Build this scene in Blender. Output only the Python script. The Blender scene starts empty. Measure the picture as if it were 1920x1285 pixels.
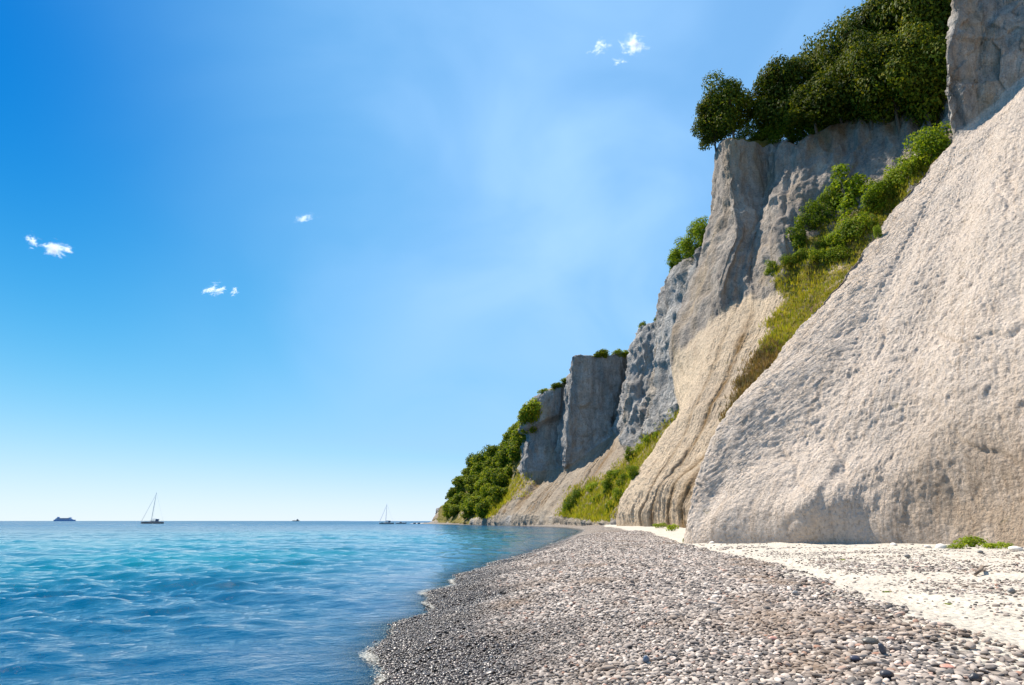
import bpy, math, random
import numpy as np
from mathutils import Vector, Matrix
from mathutils.bvhtree import BVHTree

# ------------------------------------------------------------------ camera, sky, sun, exposure
SC = bpy.context.scene
C = SC.collection
CAMZ = 1.45
FPX = 1067.0                      # focal length in pixels of a 1920 px wide frame (20 mm on 36 mm)
PITCH = math.atan2(334.6, FPX)
cam = bpy.data.cameras.new('camera'); cam.sensor_width = 36.0; cam.lens = FPX * 36.0 / 1920.0
cam.clip_start = 0.05; cam.clip_end = 60000
cam_ob = bpy.data.objects.new('camera', cam); C.objects.link(cam_ob)
cam_ob.location = (0, 0, CAMZ); cam_ob.rotation_euler = (math.pi / 2 + PITCH, 0, 0)
SC.camera = cam_ob

SUN_EL, SUN_AZ = 55.0, -46.0      # degrees; azimuth measured from +Y (the view) towards +X
se, sa = math.radians(SUN_EL), math.radians(SUN_AZ)
SUN_DIR = Vector((math.sin(sa) * math.cos(se), math.cos(sa) * math.cos(se), math.sin(se)))
sun = bpy.data.lights.new('sun', 'SUN'); sun.energy = 5.0; sun.angle = math.radians(0.5); sun.color = (1.0, 0.92, 0.80)
sun_ob = bpy.data.objects.new('sun', sun); C.objects.link(sun_ob)
sun_ob.rotation_euler = SUN_DIR.to_track_quat('Z', 'Y').to_euler(); sun_ob.location = (-30, 60, 120)

world = bpy.data.worlds.new('World'); SC.world = world; world.use_nodes = True
wn, wl = world.node_tree.nodes, world.node_tree.links
for n in list(wn): wn.remove(n)
w_out = wn.new('ShaderNodeOutputWorld'); w_bg = wn.new('ShaderNodeBackground')
sky = wn.new('ShaderNodeTexSky'); sky.sky_type = 'NISHITA'; sky.sun_disc = False
sky.sun_elevation = se; sky.sun_rotation = sa
sky.altitude = 0; sky.air_density = 0.7; sky.dust_density = 0.0; sky.ozone_density = 4.0
EXPOSURE = 0.78
def wnode(t, **k):
    q = wn.new('ShaderNode' + t)
    for a, b in k.items(): setattr(q, a, b)
    return q
w_hs = wnode('HueSaturation'); w_hs.inputs['Saturation'].default_value = 1.32
# soft shoulder so that the bright horizon keeps its colour: k c / (1 + m c)
w_in = wnode('VectorMath', operation='SCALE'); w_in.inputs['Scale'].default_value = 0.150
w_num = wnode('VectorMath', operation='MULTIPLY'); w_num.inputs[1].default_value = (2.45, 2.75, 3.6)
w_den = wnode('VectorMath', operation='MULTIPLY_ADD'); w_den.inputs[1].default_value = (2.15, 2.18, 2.75); w_den.inputs[2].default_value = (1, 1, 1)
w_div = wnode('VectorMath', operation='DIVIDE')
wl.new(sky.outputs[0], w_hs.inputs['Color']); wl.new(w_hs.outputs[0], w_in.inputs[0])
wl.new(w_in.outputs[0], w_num.inputs[0]); wl.new(w_in.outputs[0], w_den.inputs[0])
wl.new(w_num.outputs[0], w_div.inputs[0]); wl.new(w_den.outputs[0], w_div.inputs[1])
# thin high veil, thickening from the open sea (left) towards the land (right)
w_tc = wnode('TexCoord'); w_map = wnode('Mapping'); w_map.inputs['Scale'].default_value = (1.0, 1.0, 1.5); w_map.inputs['Rotation'].default_value = (0.2, 0.5, 0.3)
w_nz = wnode('TexNoise'); w_nz.inputs['Scale'].default_value = 2.5; w_nz.inputs['Detail'].default_value = 5.0; w_nz.inputs['Roughness'].default_value = 0.45; w_nz.inputs['Distortion'].default_value = 0.6
w_sep = wnode('SeparateXYZ')
w_grad = wnode('MapRange', interpolation_type='SMOOTHSTEP'); w_grad.inputs[1].default_value = -0.66; w_grad.inputs[2].default_value = 0.08; w_grad.inputs[3].default_value = 0.0; w_grad.inputs[4].default_value = 0.95
w_rng = wnode('MapRange', interpolation_type='SMOOTHSTEP'); w_rng.inputs[1].default_value = 0.25; w_rng.inputs[2].default_value = 0.75; w_rng.inputs[3].default_value = 0.55; w_rng.inputs[4].default_value = 1.12
w_mul = wnode('Math', operation='MULTIPLY')
w_mix = wnode('Mix', data_type='RGBA'); w_mix.inputs[7].default_value = (0.40, 0.71, 1.12, 1)
wl.new(w_tc.outputs['Generated'], w_map.inputs['Vector']); wl.new(w_map.outputs[0], w_nz.inputs['Vector']); wl.new(w_nz.outputs[0], w_rng.inputs[0])
wl.new(w_tc.outputs['Generated'], w_sep.inputs[0]); wl.new(w_sep.outputs[0], w_grad.inputs[0])
wl.new(w_rng.outputs[0], w_mul.inputs[0]); wl.new(w_grad.outputs[0], w_mul.inputs[1]); wl.new(w_mul.outputs[0], w_mix.inputs[0])
w_max = wnode('Mix', data_type='RGBA', blend_type='LIGHTEN'); w_max.inputs[0].default_value = 1.0
# the clear sky is deepest over the open sea, away from the veil
w_dx = wnode('MapRange', interpolation_type='SMOOTHSTEP'); w_dx.inputs[1].default_value = -0.72; w_dx.inputs[2].default_value = -0.18; w_dx.inputs[3].default_value = 1.0; w_dx.inputs[4].default_value = 0.0
w_dz = wnode('MapRange', interpolation_type='SMOOTHSTEP'); w_dz.inputs[1].default_value = 0.05; w_dz.inputs[2].default_value = 0.62
w_dm = wnode('Math', operation='MULTIPLY'); w_deep = wnode('Mix', data_type='RGBA', blend_type='MULTIPLY'); w_deep.inputs[7].default_value = (0.04, 0.56, 0.86, 1)
wl.new(w_sep.outputs[0], w_dx.inputs[0]); wl.new(w_sep.outputs[2], w_dz.inputs[0]); wl.new(w_dx.outputs[0], w_dm.inputs[0]); wl.new(w_dz.outputs[0], w_dm.inputs[1])
wl.new(w_dm.outputs[0], w_deep.inputs[0]); wl.new(w_div.outputs[0], w_deep.inputs[6]); w_div = w_deep; w_div_out = w_deep.outputs[2]
wl.new(w_div_out, w_max.inputs[6]); w_max.inputs[7].default_value = (0.40, 0.71, 1.12, 1)
wl.new(w_div_out, w_mix.inputs[6]); wl.new(w_max.outputs[2], w_mix.inputs[7])
w_out_s = wnode('VectorMath', operation='SCALE'); w_out_s.inputs['Scale'].default_value = 10.0 / 2 ** EXPOSURE
wl.new(w_mix.outputs[2], w_out_s.inputs[0]); wl.new(w_out_s.outputs[0], w_bg.inputs['Color']); w_bg.inputs['Strength'].default_value = 0.10
wl.new(w_bg.outputs[0], w_out.inputs['Surface'])

SC.view_settings.view_transform = 'Standard'; SC.view_settings.look = 'None'
SC.view_settings.gamma = 1.0; SC.view_settings.exposure = EXPOSURE; SC.view_settings.use_curve_mapping = False
SC.render.engine = 'CYCLES'
SC.cycles.use_denoising = True
SC.cycles.max_bounces = 6; SC.cycles.diffuse_bounces = 3; SC.cycles.glossy_bounces = 2
SC.cycles.transparent_max_bounces = 8; SC.cycles.volume_bounces = 1
SC.cycles.sample_clamp_direct = 6.0; SC.cycles.sample_clamp_indirect = 4.0
SC.cycles.caustics_reflective = False; SC.cycles.caustics_refractive = False

# ------------------------------------------------------------------ helpers
rng = np.random.default_rng(7)
random.seed(7)
CT, ST = math.cos(PITCH), math.sin(PITCH)

def un(px, py, Y):
    """world point seen at a photo position (1920x1285) when it stands Y metres ahead"""
    xc, yc = px - 960.0, 642.5 - py
    k = Y / (FPX * CT - yc * ST)
    return np.array((xc * k, Y, CAMZ + (FPX * ST + yc * CT) * k))

def pix(P):
    X, Y, Z = P[..., 0], P[..., 1], P[..., 2] - CAMZ
    d = np.maximum(Y * CT + Z * ST, 1e-3); u = -Y * ST + Z * CT
    return 960 + FPX * X / d, 642.5 - FPX * u / d

_perm = np.random.default_rng(11).permutation(256).astype(np.int32)
_g = np.random.default_rng(12).normal(size=(256, 3)).astype(np.float32); _g /= np.linalg.norm(_g, axis=1)[:, None]

def perlin(x, y, z):
    x = np.asarray(x, np.float32); y = np.asarray(y, np.float32) + 0 * x; z = np.asarray(z, np.float32) + 0 * x
    xi, yi, zi = np.floor(x).astype(np.int32), np.floor(y).astype(np.int32), np.floor(z).astype(np.int32)
    fx, fy, fz = x - xi, y - yi, z - zi
    u, v, w = [f * f * f * (f * (f * 6 - 15) + 10) for f in (fx, fy, fz)]
    out = 0
    for dx in (0, 1):
        px_ = _perm[(xi + dx) & 255]; wx = u if dx else 1 - u
        for dy in (0, 1):
            py_ = _perm[(px_ + yi + dy) & 255]; wy = v if dy else 1 - v
            for dz in (0, 1):
                h = _perm[(py_ + zi + dz) & 255]; wz = w if dz else 1 - w
                g = _g[h]
                out = out + wx * wy * wz * (g[..., 0] * (fx - dx) + g[..., 1] * (fy - dy) + g[..., 2] * (fz - dz))
    return out * 1.5

def fbm(x, y, z, o=4, gain=0.5):
    a, s, t = 1.0, 0, 0.0
    for i in range(o):
        f = 2.03 ** i
        s = s + a * perlin(x * f + 17.1 * i, y * f + 5.7 * i, z * f + 9.3 * i); t += a; a *= gain
    return s / t * 1.3

_jit = np.random.default_rng(13).uniform(0, 1, (256, 3)).astype(np.float32); _dv = np.random.default_rng(14).normal(size=(256, 3)).astype(np.float32) * 0.45
_rv = np.random.default_rng(15).uniform(-1, 1, 256).astype(np.float32)
def facets(x, y, z, seed=0):
    """broken rock: each cell a tilted plane of its own"""
    x, y, z = [np.asarray(q, np.float32) + seed * 7.3 for q in (x, y, z)]
    ix, iy, iz = [np.floor(q).astype(np.int32) for q in (x, y, z)]
    best = np.full(x.shape, 9.0, np.float32); out = np.zeros(x.shape, np.float32)
    for a in (-1, 0, 1):
        for b in (-1, 0, 1):
            for c in (-1, 0, 1):
                h = _perm[(_perm[(_perm[(ix + a) & 255] + iy + b) & 255] + iz + c) & 255]; j = _jit[h]
                dx, dy, dz = x - (ix + a) - j[..., 0], y - (iy + b) - j[..., 1], z - (iz + c) - j[..., 2]
                d = dx * dx + dy * dy + dz * dz; m = d < best
                v = 0.4 * _rv[h] + _dv[h, 0] * dx + _dv[h, 1] * dy + _dv[h, 2] * dz
                out = np.where(m, v, out); best = np.where(m, d, best)
    return out

def sst(a, b, x):
    t = np.clip((x - a) / (b - a), 0, 1); return t * t * (3 - 2 * t)

def pchip(xk, yk, xq):
    xk = np.asarray(xk, float); yk = np.asarray(yk, float); xq = np.asarray(xq, float)
    if xq.ndim != 1: return pchip(xk, yk, xq.ravel()).reshape(xq.shape)
    sh = (-1,) + (1,) * (yk.ndim - 1)
    h = np.diff(xk).reshape(sh); d = np.diff(yk, axis=0) / h
    m = np.zeros_like(yk)
    if len(xk) > 2:
        w1 = 2 * h[1:] + h[:-1]; w2 = h[1:] + 2 * h[:-1]
        ok = d[:-1] * d[1:] > 0
        with np.errstate(divide='ignore', invalid='ignore'):
            mm = (w1 + w2) / (w1 / d[:-1] + w2 / d[1:])
        m[1:-1] = np.where(ok, mm, 0)
    m[0] = d[0]; m[-1] = d[-1]
    i = np.clip(np.searchsorted(xk, xq, side='right') - 1, 0, len(xk) - 2)
    hh = (xk[i + 1] - xk[i]).reshape(sh); t = ((xq - xk[i]).reshape(sh)) / hh
    return ((1 + 2 * t) * (1 - t) ** 2) * yk[i] + (t * (1 - t) ** 2) * hh * m[i] + (t * t * (3 - 2 * t)) * yk[i + 1] + (t * t * (t - 1)) * hh * m[i + 1]

def mesh_np(name, V, F, smooth=True):
    """V (n,3), F (m,k) -> mesh"""
    V = np.asarray(V, np.float32); F = np.asarray(F, np.int32); k = F.shape[1]
    me = bpy.data.meshes.new(name)
    me.vertices.add(len(V)); me.vertices.foreach_set('co', V.ravel())
    me.loops.add(F.size); me.loops.foreach_set('vertex_index', F.ravel())
    me.polygons.add(len(F)); me.polygons.foreach_set('loop_start', np.arange(0, F.size, k, dtype=np.int32))
    me.update(calc_edges=True); me.validate()
    me.polygons.foreach_set('use_smooth', np.full(len(me.polygons), smooth, dtype=bool))
    return me

def grid_faces(nr, nc):
    i = np.arange(nr * nc).reshape(nr, nc)
    return np.stack([i[:-1, :-1], i[:-1, 1:], i[1:, 1:], i[1:, :-1]], -1).reshape(-1, 4)

def attr(me, name, a):
    at = me.attributes.new(name, 'FLOAT', 'POINT'); at.data.foreach_set('value', np.asarray(a, np.float32).ravel())

def link(name, me, mat=None, parent=None):
    o = bpy.data.objects.new(name, me); C.objects.link(o)
    if mat and me is not None and not me.materials: me.materials.append(mat)
    if parent: o.parent = parent
    return o

def tag(o, label=None, cat=None, group=None, kind=None):
    if label: o['label'] = label
    if cat: o['category'] = cat
    if group: o['group'] = group
    if kind: o['kind'] = kind
    return o

def empty(name, loc=(0, 0, 0), rz=0.0, s=1.0):
    o = bpy.data.objects.new(name, None); C.objects.link(o); o.empty_display_size = 0.3
    o.location = loc; o.rotation_euler = (0, 0, rz); o.scale = (s, s, s) if np.isscalar(s) else s
    return o

class MB:
    """collects polygons for one mesh"""
    def __init__(s): s.v = []; s.f = []
    def add(s, V, F):
        b = len(s.v); s.v += [tuple(float(q) for q in p) for p in V]; s.f += [tuple(b + i for i in f) for f in F]; return s
    def box(s, c, d, rz=0):
        cx, cy, cz = c; dx, dy, dz = d[0] / 2, d[1] / 2, d[2] / 2; co, si = math.cos(rz), math.sin(rz)
        P = []
        for z in (-dz, dz):
            for x, y in ((-dx, -dy), (dx, -dy), (dx, dy), (-dx, dy)):
                P.append((cx + x * co - y * si, cy + x * si + y * co, cz + z))
        return s.add(P, [(3, 2, 1, 0), (4, 5, 6, 7), (0, 1, 5, 4), (1, 2, 6, 5), (2, 3, 7, 6), (3, 0, 4, 7)])
    def tube(s, path, rad, n=6):
        path = [Vector(p) for p in path]; V = []; F = []
        for i, p in enumerate(path):
            d = (path[min(i + 1, len(path) - 1)] - path[max(i - 1, 0)]).normalized()
            a = d.orthogonal().normalized(); b = d.cross(a); r = rad[i] if hasattr(rad, '__len__') else rad
            V += [p + (a * math.cos(2 * math.pi * k / n) + b * math.sin(2 * math.pi * k / n)) * r for k in range(n)]
        for i in range(len(path) - 1):
            for k in range(n):
                F.append((i * n + k, i * n + (k + 1) % n, (i + 1) * n + (k + 1) % n, (i + 1) * n + k))
        F.append(tuple(range(n - 1, -1, -1))); F.append(tuple((len(path) - 1) * n + k for k in range(n)))
        return s.add(V, F)
    def loft(s, rings, cap=True):
        n = len(rings[0]); V = [p for r in rings for p in r]; F = []
        for i in range(len(rings) - 1):
            for k in range(n):
                F.append((i * n + k, i * n + (k + 1) % n, (i + 1) * n + (k + 1) % n, (i + 1) * n + k))
        if cap: F.append(tuple(range(n - 1, -1, -1))); F.append(tuple((len(rings) - 1) * n + k for k in range(n)))
        return s.add(V, F)
    def mesh(s, name, smooth=False):
        me = bpy.data.meshes.new(name); me.from_pydata(s.v, [], s.f); me.update()
        if smooth:
            for p in me.polygons: p.use_smooth = True
        return me
    def build(s, name, mat, parent=None, smooth=False): return link(name, s.mesh(name, smooth), mat, parent)

class NT:
    """short-hand for material nodes"""
    def __init__(s, name):
        s.m = bpy.data.materials.new(name); s.m.use_nodes = True; s.t = s.m.node_tree; s.n = s.t.nodes
        for q in list(s.n): s.n.remove(q)
        s.out = s.n.new('ShaderNodeOutputMaterial')
    def new(s, t, **k):
        q = s.n.new('ShaderNode' + t)
        for a, b in k.items(): setattr(q, a, b)
        return q
    def put(s, sock, v):
        if hasattr(v, 'is_output'): s.t.links.new(v, sock)
        elif isinstance(v, tuple) and len(v) == 3 and sock.type == 'RGBA': sock.default_value = v + (1,)
        else: sock.default_value = v
    def pos(s): return s.new('NewGeometry').outputs['Position']
    def mapping(s, v, scale=(1, 1, 1), rot=(0, 0, 0)):
        q = s.new('Mapping'); s.put(q.inputs['Vector'], v); q.inputs['Scale'].default_value = scale; q.inputs['Rotation'].default_value = rot; return q.outputs[0]
    def noise(s, v, scale, detail=4, rough=0.5, dist=0.0, out=0):
        q = s.new('TexNoise'); s.put(q.inputs['Vector'], v); q.inputs['Scale'].default_value = scale
        q.inputs['Detail'].default_value = detail; q.inputs['Roughness'].default_value = rough; q.inputs['Distortion'].default_value = dist; return q.outputs[out]
    def voro(s, v, scale, feature='F1', out='Distance', rnd=1.0):
        q = s.new('TexVoronoi', feature=feature); s.put(q.inputs['Vector'], v); q.inputs['Scale'].default_value = scale; q.inputs['Randomness'].default_value = rnd; return q.outputs[out]
    def rng(s, v, a, b, c=0.0, d=1.0, sm=False):
        q = s.new('MapRange'); s.put(q.inputs[0], v)
        for i, x in enumerate((a, b, c, d)): s.put(q.inputs[1 + i], x)
        if sm: q.interpolation_type = 'SMOOTHSTEP'
        return q.outputs[0]
    def math(s, op, a, b=0.0, clamp=False):
        q = s.new('Math', operation=op, use_clamp=clamp); s.put(q.inputs[0], a); s.put(q.inputs[1], b); return q.outputs[0]
    def mix(s, f, a, b, mode='MIX'):
        q = s.new('Mix', data_type='RGBA', blend_type=mode); s.put(q.inputs[0], f); s.put(q.inputs[6], a); s.put(q.inputs[7], b); return q.outputs[2]
    def attr(s, name):
        return s.new('Attribute', attribute_name=name).outputs['Fac']
    def bump(s, h, strength=0.5, dist=0.1, normal=None):
        q = s.new('Bump'); s.put(q.inputs['Height'], h); q.inputs['Strength'].default_value = strength; q.inputs['Distance'].default_value = dist
        if normal is not None: s.put(q.inputs['Normal'], normal)
        return q.outputs[0]
    def bsdf(s, **k):
        q = s.new('BsdfPrincipled')
        for a, b in k.items(): s.put(q.inputs[a.replace('_', ' ')], b)
        return q.outputs[0]
    def done(s, sh): s.t.links.new(sh, s.out.inputs['Surface']); return s.m

def plain(name, col, rough=0.6, var=0.12, scale=3.0, metal=0.0):
    t = NT(name); p = t.new('TexCoord').outputs['Object']; n = t.noise(p, scale, 4)
    f = t.rng(n, 0.3, 0.7, 1 - var, 1 + var)
    q = t.new('VectorMath', operation='SCALE'); q.inputs[0].default_value = col; t.put(q.inputs['Scale'], f)
    return t.done(t.bsdf(Base_Color=q.outputs[0], Roughness=rough, Metallic=metal))

# ------------------------------------------------------------------ materials of the ground
def chalk_material(name, k, talus_a, talus_b, rock_a, rock_b, grain=1.0, flint=0.0):
    """k: size factor of the grain (1 = near cliff, larger = farther, coarser)"""
    t = NT(name); p = t.pos()
    big = t.rng(t.noise(p, 0.16 / k, 5, 0.55, 0.4), 0.3, 0.7)
    mid = t.rng(t.noise(p, 1.3 / k, 6, 0.62), 0.28, 0.72)
    fine = t.rng(t.noise(p, 9.0 / k, 4, 0.6), 0.25, 0.75)
    tal = t.mix(big, talus_a, talus_b)
    tal = t.mix(t.math('MULTIPLY', mid, 0.30), tal, (0.36, 0.29, 0.22))
    pv = t.mapping(p, (1.1, 1.1, 0.16))
    st = t.rng(t.noise(pv, 0.9 / k, 8, 0.68, 0.5), 0.36, 0.66)
    blot = t.rng(t.noise(p, 0.7 / k, 8, 0.7, 0.6), 0.42, 0.62)
    rock = t.mix(st, rock_a, rock_b)
    rock = t.mix(t.math('MULTIPLY', blot, 0.42), rock, (0.13, 0.125, 0.12))
    rock = t.mix(t.rng(t.noise(pv, 0.4 / k, 5, 0.6), 0.52, 0.7, 0, 0.6), rock, (0.36, 0.26, 0.15))
    edge = t.math('ADD', t.attr('rock'), t.rng(t.noise(p, 0.8 / k, 5), 0.3, 0.7, -0.3, 0.3))
    col = t.mix(t.rng(edge, 0.35, 0.65), tal, rock)
    soil = t.math('MULTIPLY', t.attr('soil'), t.rng(t.noise(t.mapping(p, (1, 1, 0.4)), 1.6 / k, 6, 0.6), 0.15, 0.52))
    col = t.mix(soil, col, (0.21, 0.125, 0.045))
    veg = t.rng(t.math('ADD', t.attr('veg'), t.rng(t.noise(p, 0.9 / k, 6, 0.65), 0.3, 0.7, -0.45, 0.45)), 0.38, 0.62)
    vcol = t.mix(mid, (0.12, 0.13, 0.02), (0.27, 0.20, 0.06))
    col = t.mix(veg, col, vcol)
    col = t.mix(0.5, col, t.mix(fine, (0.35, 0.33, 0.31), (1.0, 0.97, 0.93)), 'MULTIPLY')
    # erosion streaks running down the fall line
    cb = t.new('CombineXYZ'); t.put(cb.inputs[0], t.math('ADD', t.math('MULTIPLY', t.attr('su'), 9.0), t.math('MULTIPLY', mid, 0.5))); t.put(cb.inputs[1], t.math('MULTIPLY', t.attr('tv'), 8.0))
    sk = t.noise(cb.outputs[0], 1.0, 6, 0.68, 0.4)
    col = t.mix(t.rng(sk, 0.50, 0.68, 0, 0.42), col, t.mix(1.0, col, (0.55, 0.47, 0.39), 'MULTIPLY'))
    col = t.mix(t.rng(sk, 0.30, 0.46, 0.45, 0), col, t.mix(1.0, col, (1.16, 1.16, 1.16), 'MULTIPLY'))
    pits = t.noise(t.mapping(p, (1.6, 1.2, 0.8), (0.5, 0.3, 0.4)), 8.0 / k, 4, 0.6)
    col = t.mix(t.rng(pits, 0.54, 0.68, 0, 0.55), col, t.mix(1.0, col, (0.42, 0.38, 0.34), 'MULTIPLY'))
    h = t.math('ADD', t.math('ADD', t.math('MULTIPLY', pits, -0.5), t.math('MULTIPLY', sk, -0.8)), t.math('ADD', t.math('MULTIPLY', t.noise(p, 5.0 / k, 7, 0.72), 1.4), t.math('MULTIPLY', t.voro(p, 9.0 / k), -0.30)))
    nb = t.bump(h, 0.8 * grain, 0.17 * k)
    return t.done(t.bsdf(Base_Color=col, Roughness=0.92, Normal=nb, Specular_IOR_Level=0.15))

M = {}
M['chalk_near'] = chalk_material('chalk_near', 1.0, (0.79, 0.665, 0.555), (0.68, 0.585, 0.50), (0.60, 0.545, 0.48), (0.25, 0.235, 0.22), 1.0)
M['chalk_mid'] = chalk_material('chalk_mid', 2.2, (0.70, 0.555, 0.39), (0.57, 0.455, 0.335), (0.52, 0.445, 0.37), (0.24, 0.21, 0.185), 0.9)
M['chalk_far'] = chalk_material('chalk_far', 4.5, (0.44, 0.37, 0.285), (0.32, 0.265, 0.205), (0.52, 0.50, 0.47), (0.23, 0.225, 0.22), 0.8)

def beach_material():
    t = NT('beach_ground'); p = t.pos()
    # shingle seen from afar: small stones of many greys
    vq = t.new('TexVoronoi'); t.put(vq.inputs['Vector'], p); vq.inputs['Scale'].default_value = 14.0
    cellc = t.new('SeparateColor'); t.t.links.new(vq.outputs['Color'], cellc.inputs[0])
    stone = t.mix(t.rng(cellc.outputs[0], 0, 1), (0.12, 0.10, 0.086), (0.44, 0.375, 0.32))
    stone = t.mix(t.rng(vq.outputs['Distance'], 0.35, 0.75, 0, 0.85), stone, (0.03, 0.026, 0.023))
    patch = t.rng(t.noise(p, 0.35, 5, 0.6), 0.45, 0.7, 0, 0.35)
    stone = t.mix(patch, stone, (0.20, 0.13, 0.075))
    # chalk slurry and dust
    cn = t.noise(p, 2.2, 7, 0.65)
    chalk = t.mix(t.rng(cn, 0.3, 0.7), (0.56, 0.505, 0.42), (0.44, 0.39, 0.32))
    chalk = t.mix(t.rng(t.noise(p, 0.9, 5, 0.6), 0.45, 0.75, 0, 0.6), chalk, (0.36, 0.325, 0.275))
    chalk = t.mix(t.rng(t.noise(p, 22.0, 4, 0.6), 0.50, 0.70, 0, 0.45), chalk, (0.30, 0.27, 0.23))
    f = t.rng(t.math('ADD', t.attr('chalk'), t.rng(t.noise(p, 2.6, 7, 0.7), 0.25, 0.75, -0.5, 0.5)), 0.40, 0.60)
    col = t.mix(f, stone, chalk)
    sx = t.new('SeparateXYZ'); t.put(sx.inputs[0], p)
    wn_ = t.math('ADD', sx.outputs[2], t.rng(t.noise(p, 1.5, 4), 0.3, 0.7, -0.09, 0.09))
    wet = t.rng(wn_, 0.12, 0.26, 1, 0)
    col = t.mix(wet, col, t.mix(0.7, col, (0.02, 0.02, 0.02)))
    h = t.math('ADD', t.math('MULTIPLY', t.noise(p, 5.0, 6, 0.65), 1.2), t.math('MULTIPLY', vq.outputs['Distance'], -0.8))
    nb = t.bump(h, 0.8, 0.05)
    return t.done(t.bsdf(Base_Color=col, Roughness=t.rng(wet, 0, 1, 0.9, 0.3), Normal=nb, Specular_IOR_Level=0.3))
M['beach'] = beach_material()

def sea_material():
    t = NT('sea_water'); p = t.pos()
    big = t.noise(t.mapping(p, (0.03, 0.075, 1.0)), 1.0, 4, 0.55, 0.6)
    body = t.mix(t.math('MULTIPLY', t.rng(big, 0.30, 0.62, 0.35, 1.15, sm=True), t.rng(t.attr('sand'), 0, 1, 0.12, 1.0)), (0.001, 0.050, 0.115), (0.002, 0.150, 0.190))
    shore = t.rng(t.attr('depth'), 0.15, 1.5, 1, 0)
    sand = t.noise(p, 0.5, 4, 0.6)
    body = t.mix(t.math('MULTIPLY', shore, t.rng(sand, 0.3, 0.7, 0.25, 0.85)), body, (0.001, 0.048, 0.125))
    # ripples ride on the modelled waves
    pm = t.mapping(p, (0.85, 1.15, 1.0), (0, 0, math.radians(-12)))
    r1 = t.noise(pm, 2.6, 6, 0.6, 0.35); r2 = t.noise(pm, 0.6, 4, 0.55, 0.3); r3 = t.noise(t.mapping(p, (0.05, 0.16, 1.0), (0, 0, math.radians(-10))), 1.0, 5, 0.6, 0.3)
    ln = t.new('VectorMath', operation='LENGTH'); t.put(ln.inputs[0], p)
    far = t.rng(ln.outputs['Value'], 25, 160, 0.0, 2.6)      # beyond the finely modelled waves
    h = t.math('ADD', t.math('MULTIPLY', r1, 0.075), t.math('ADD', t.math('MULTIPLY', r2, 0.10), t.math('MULTIPLY', r3, far)))
    nb = t.bump(h, 0.8, 0.9)
    wat = t.bsdf(Base_Color=body, Roughness=t.rng(ln.outputs['Value'], 30, 350, 0.035, 0.30), IOR=1.33, Normal=nb, Specular_IOR_Level=0.36)
    tr = t.new('BsdfTransparent'); tr.inputs[0].default_value = (0.75, 0.92, 0.95, 1)
    a = t.math('POWER', 2.718, t.math('MULTIPLY', t.attr('depth'), -18.0))
    ms = t.new('MixShader'); t.put(ms.inputs[0], t.math('MULTIPLY', a, 0.9)); t.put(ms.inputs[1], wat); t.put(ms.inputs[2], tr.outputs[0])
    return t.done(ms.outputs[0])
M['sea'] = sea_material()

# ------------------------------------------------------------------ beach and sea bed
WL_Y = np.array([-200, -80, -20, 0, 6, 8.4, 13.7, 18.7, 29.6, 51.8, 75, 95, 120, 153, 205, 270, 305, 322, 335, 352, 400.])
WL_X = np.array([-16, -6, -2.4, -1.5, -1.45, -1.53, -1.6, -1.14, 1.04, 4.6, 8.2, 10.5, 11.0, 6.0, -10, -34, -47, -48, -40, 10, 160.])
def x_water(y): return pchip(WL_Y, WL_X, y)
PATH_Y = np.array([-60, 0, 4.8, 6, 8.35, 12.2, 18.9, 25, 33, 45, 58, 75, 100, 150, 400.])
PATH_X = np.array([6.0, 3.6, 3.85, 4.1, 4.6, 5.5, 6.4, 7.0, 8.2, 9.2, 10.2, 12.5, 16, 14, 200.])
def x_path(y): return pchip(PATH_Y, PATH_X, y)
TOE_Y = np.array([-200, -40, -15, 6, 14.2, 17, 18.8, 20, 21, 22.6, 25, 40, 58, 400.])
TOE_X = np.array([40, 30, 25, 19, 14.9, 14.4, 13.6, 12.4, 11.15, 9.2, 7.2, 9.0, 10.2, 10.2])

def ground_z(x, y):
    x = np.asarray(x, float); y = np.asarray(y, float)
    wob = 0.16 * np.sin(y * 1.35 + 0.6 * np.sin(y * 0.5)) + 0.08 * np.sin(y * 3.1 + 1.0)
    d = x - x_water(y) - wob * np.exp(-((y - 8) / 30) ** 2)
    H = 0.60 + 0.42 * sst(22, 55, y) - 0.25 * sst(100, 160, y)
    prof = np.interp(d, [-200, -60, -20, -6, -2, -0.6, 0, 0.8, 1.7, 2.8, 4.5, 9, 20, 60], [-12, -5, -2.2, -0.8, -0.32, -0.11, 0, 0.23, 0.52, 0.80, 0.93, 1.0, 1.08, 1.3])
    z = np.where(d > 0, prof * H, prof)
    back = np.clip(x - np.interp(y, PATH_Y, PATH_X) - 0.8, 0, 6) * sst(40, 22, y) * 0.022
    z = z + back
    land = sst(0.3, 1.5, d)
    z = z + land * (0.035 * perlin(x * 0.55, y * 0.55, 0.3) + 0.05 * perlin(x * 0.21, y * 0.21, 4.3))
    cz = sst(0.3, 1.2, x - np.interp(y, PATH_Y, PATH_X))
    z = z + cz * (0.030 * perlin(x * 1.7, y * 1.7, 2.2) + 0.012 * perlin(x * 5.1, y * 5.1, 7.7))
    z = z - 0.05 * np.exp(-((x - np.interp(y, PATH_Y, PATH_X) - 0.25) / 0.35) ** 2) * sst(40, 25, y)
    return z

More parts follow.
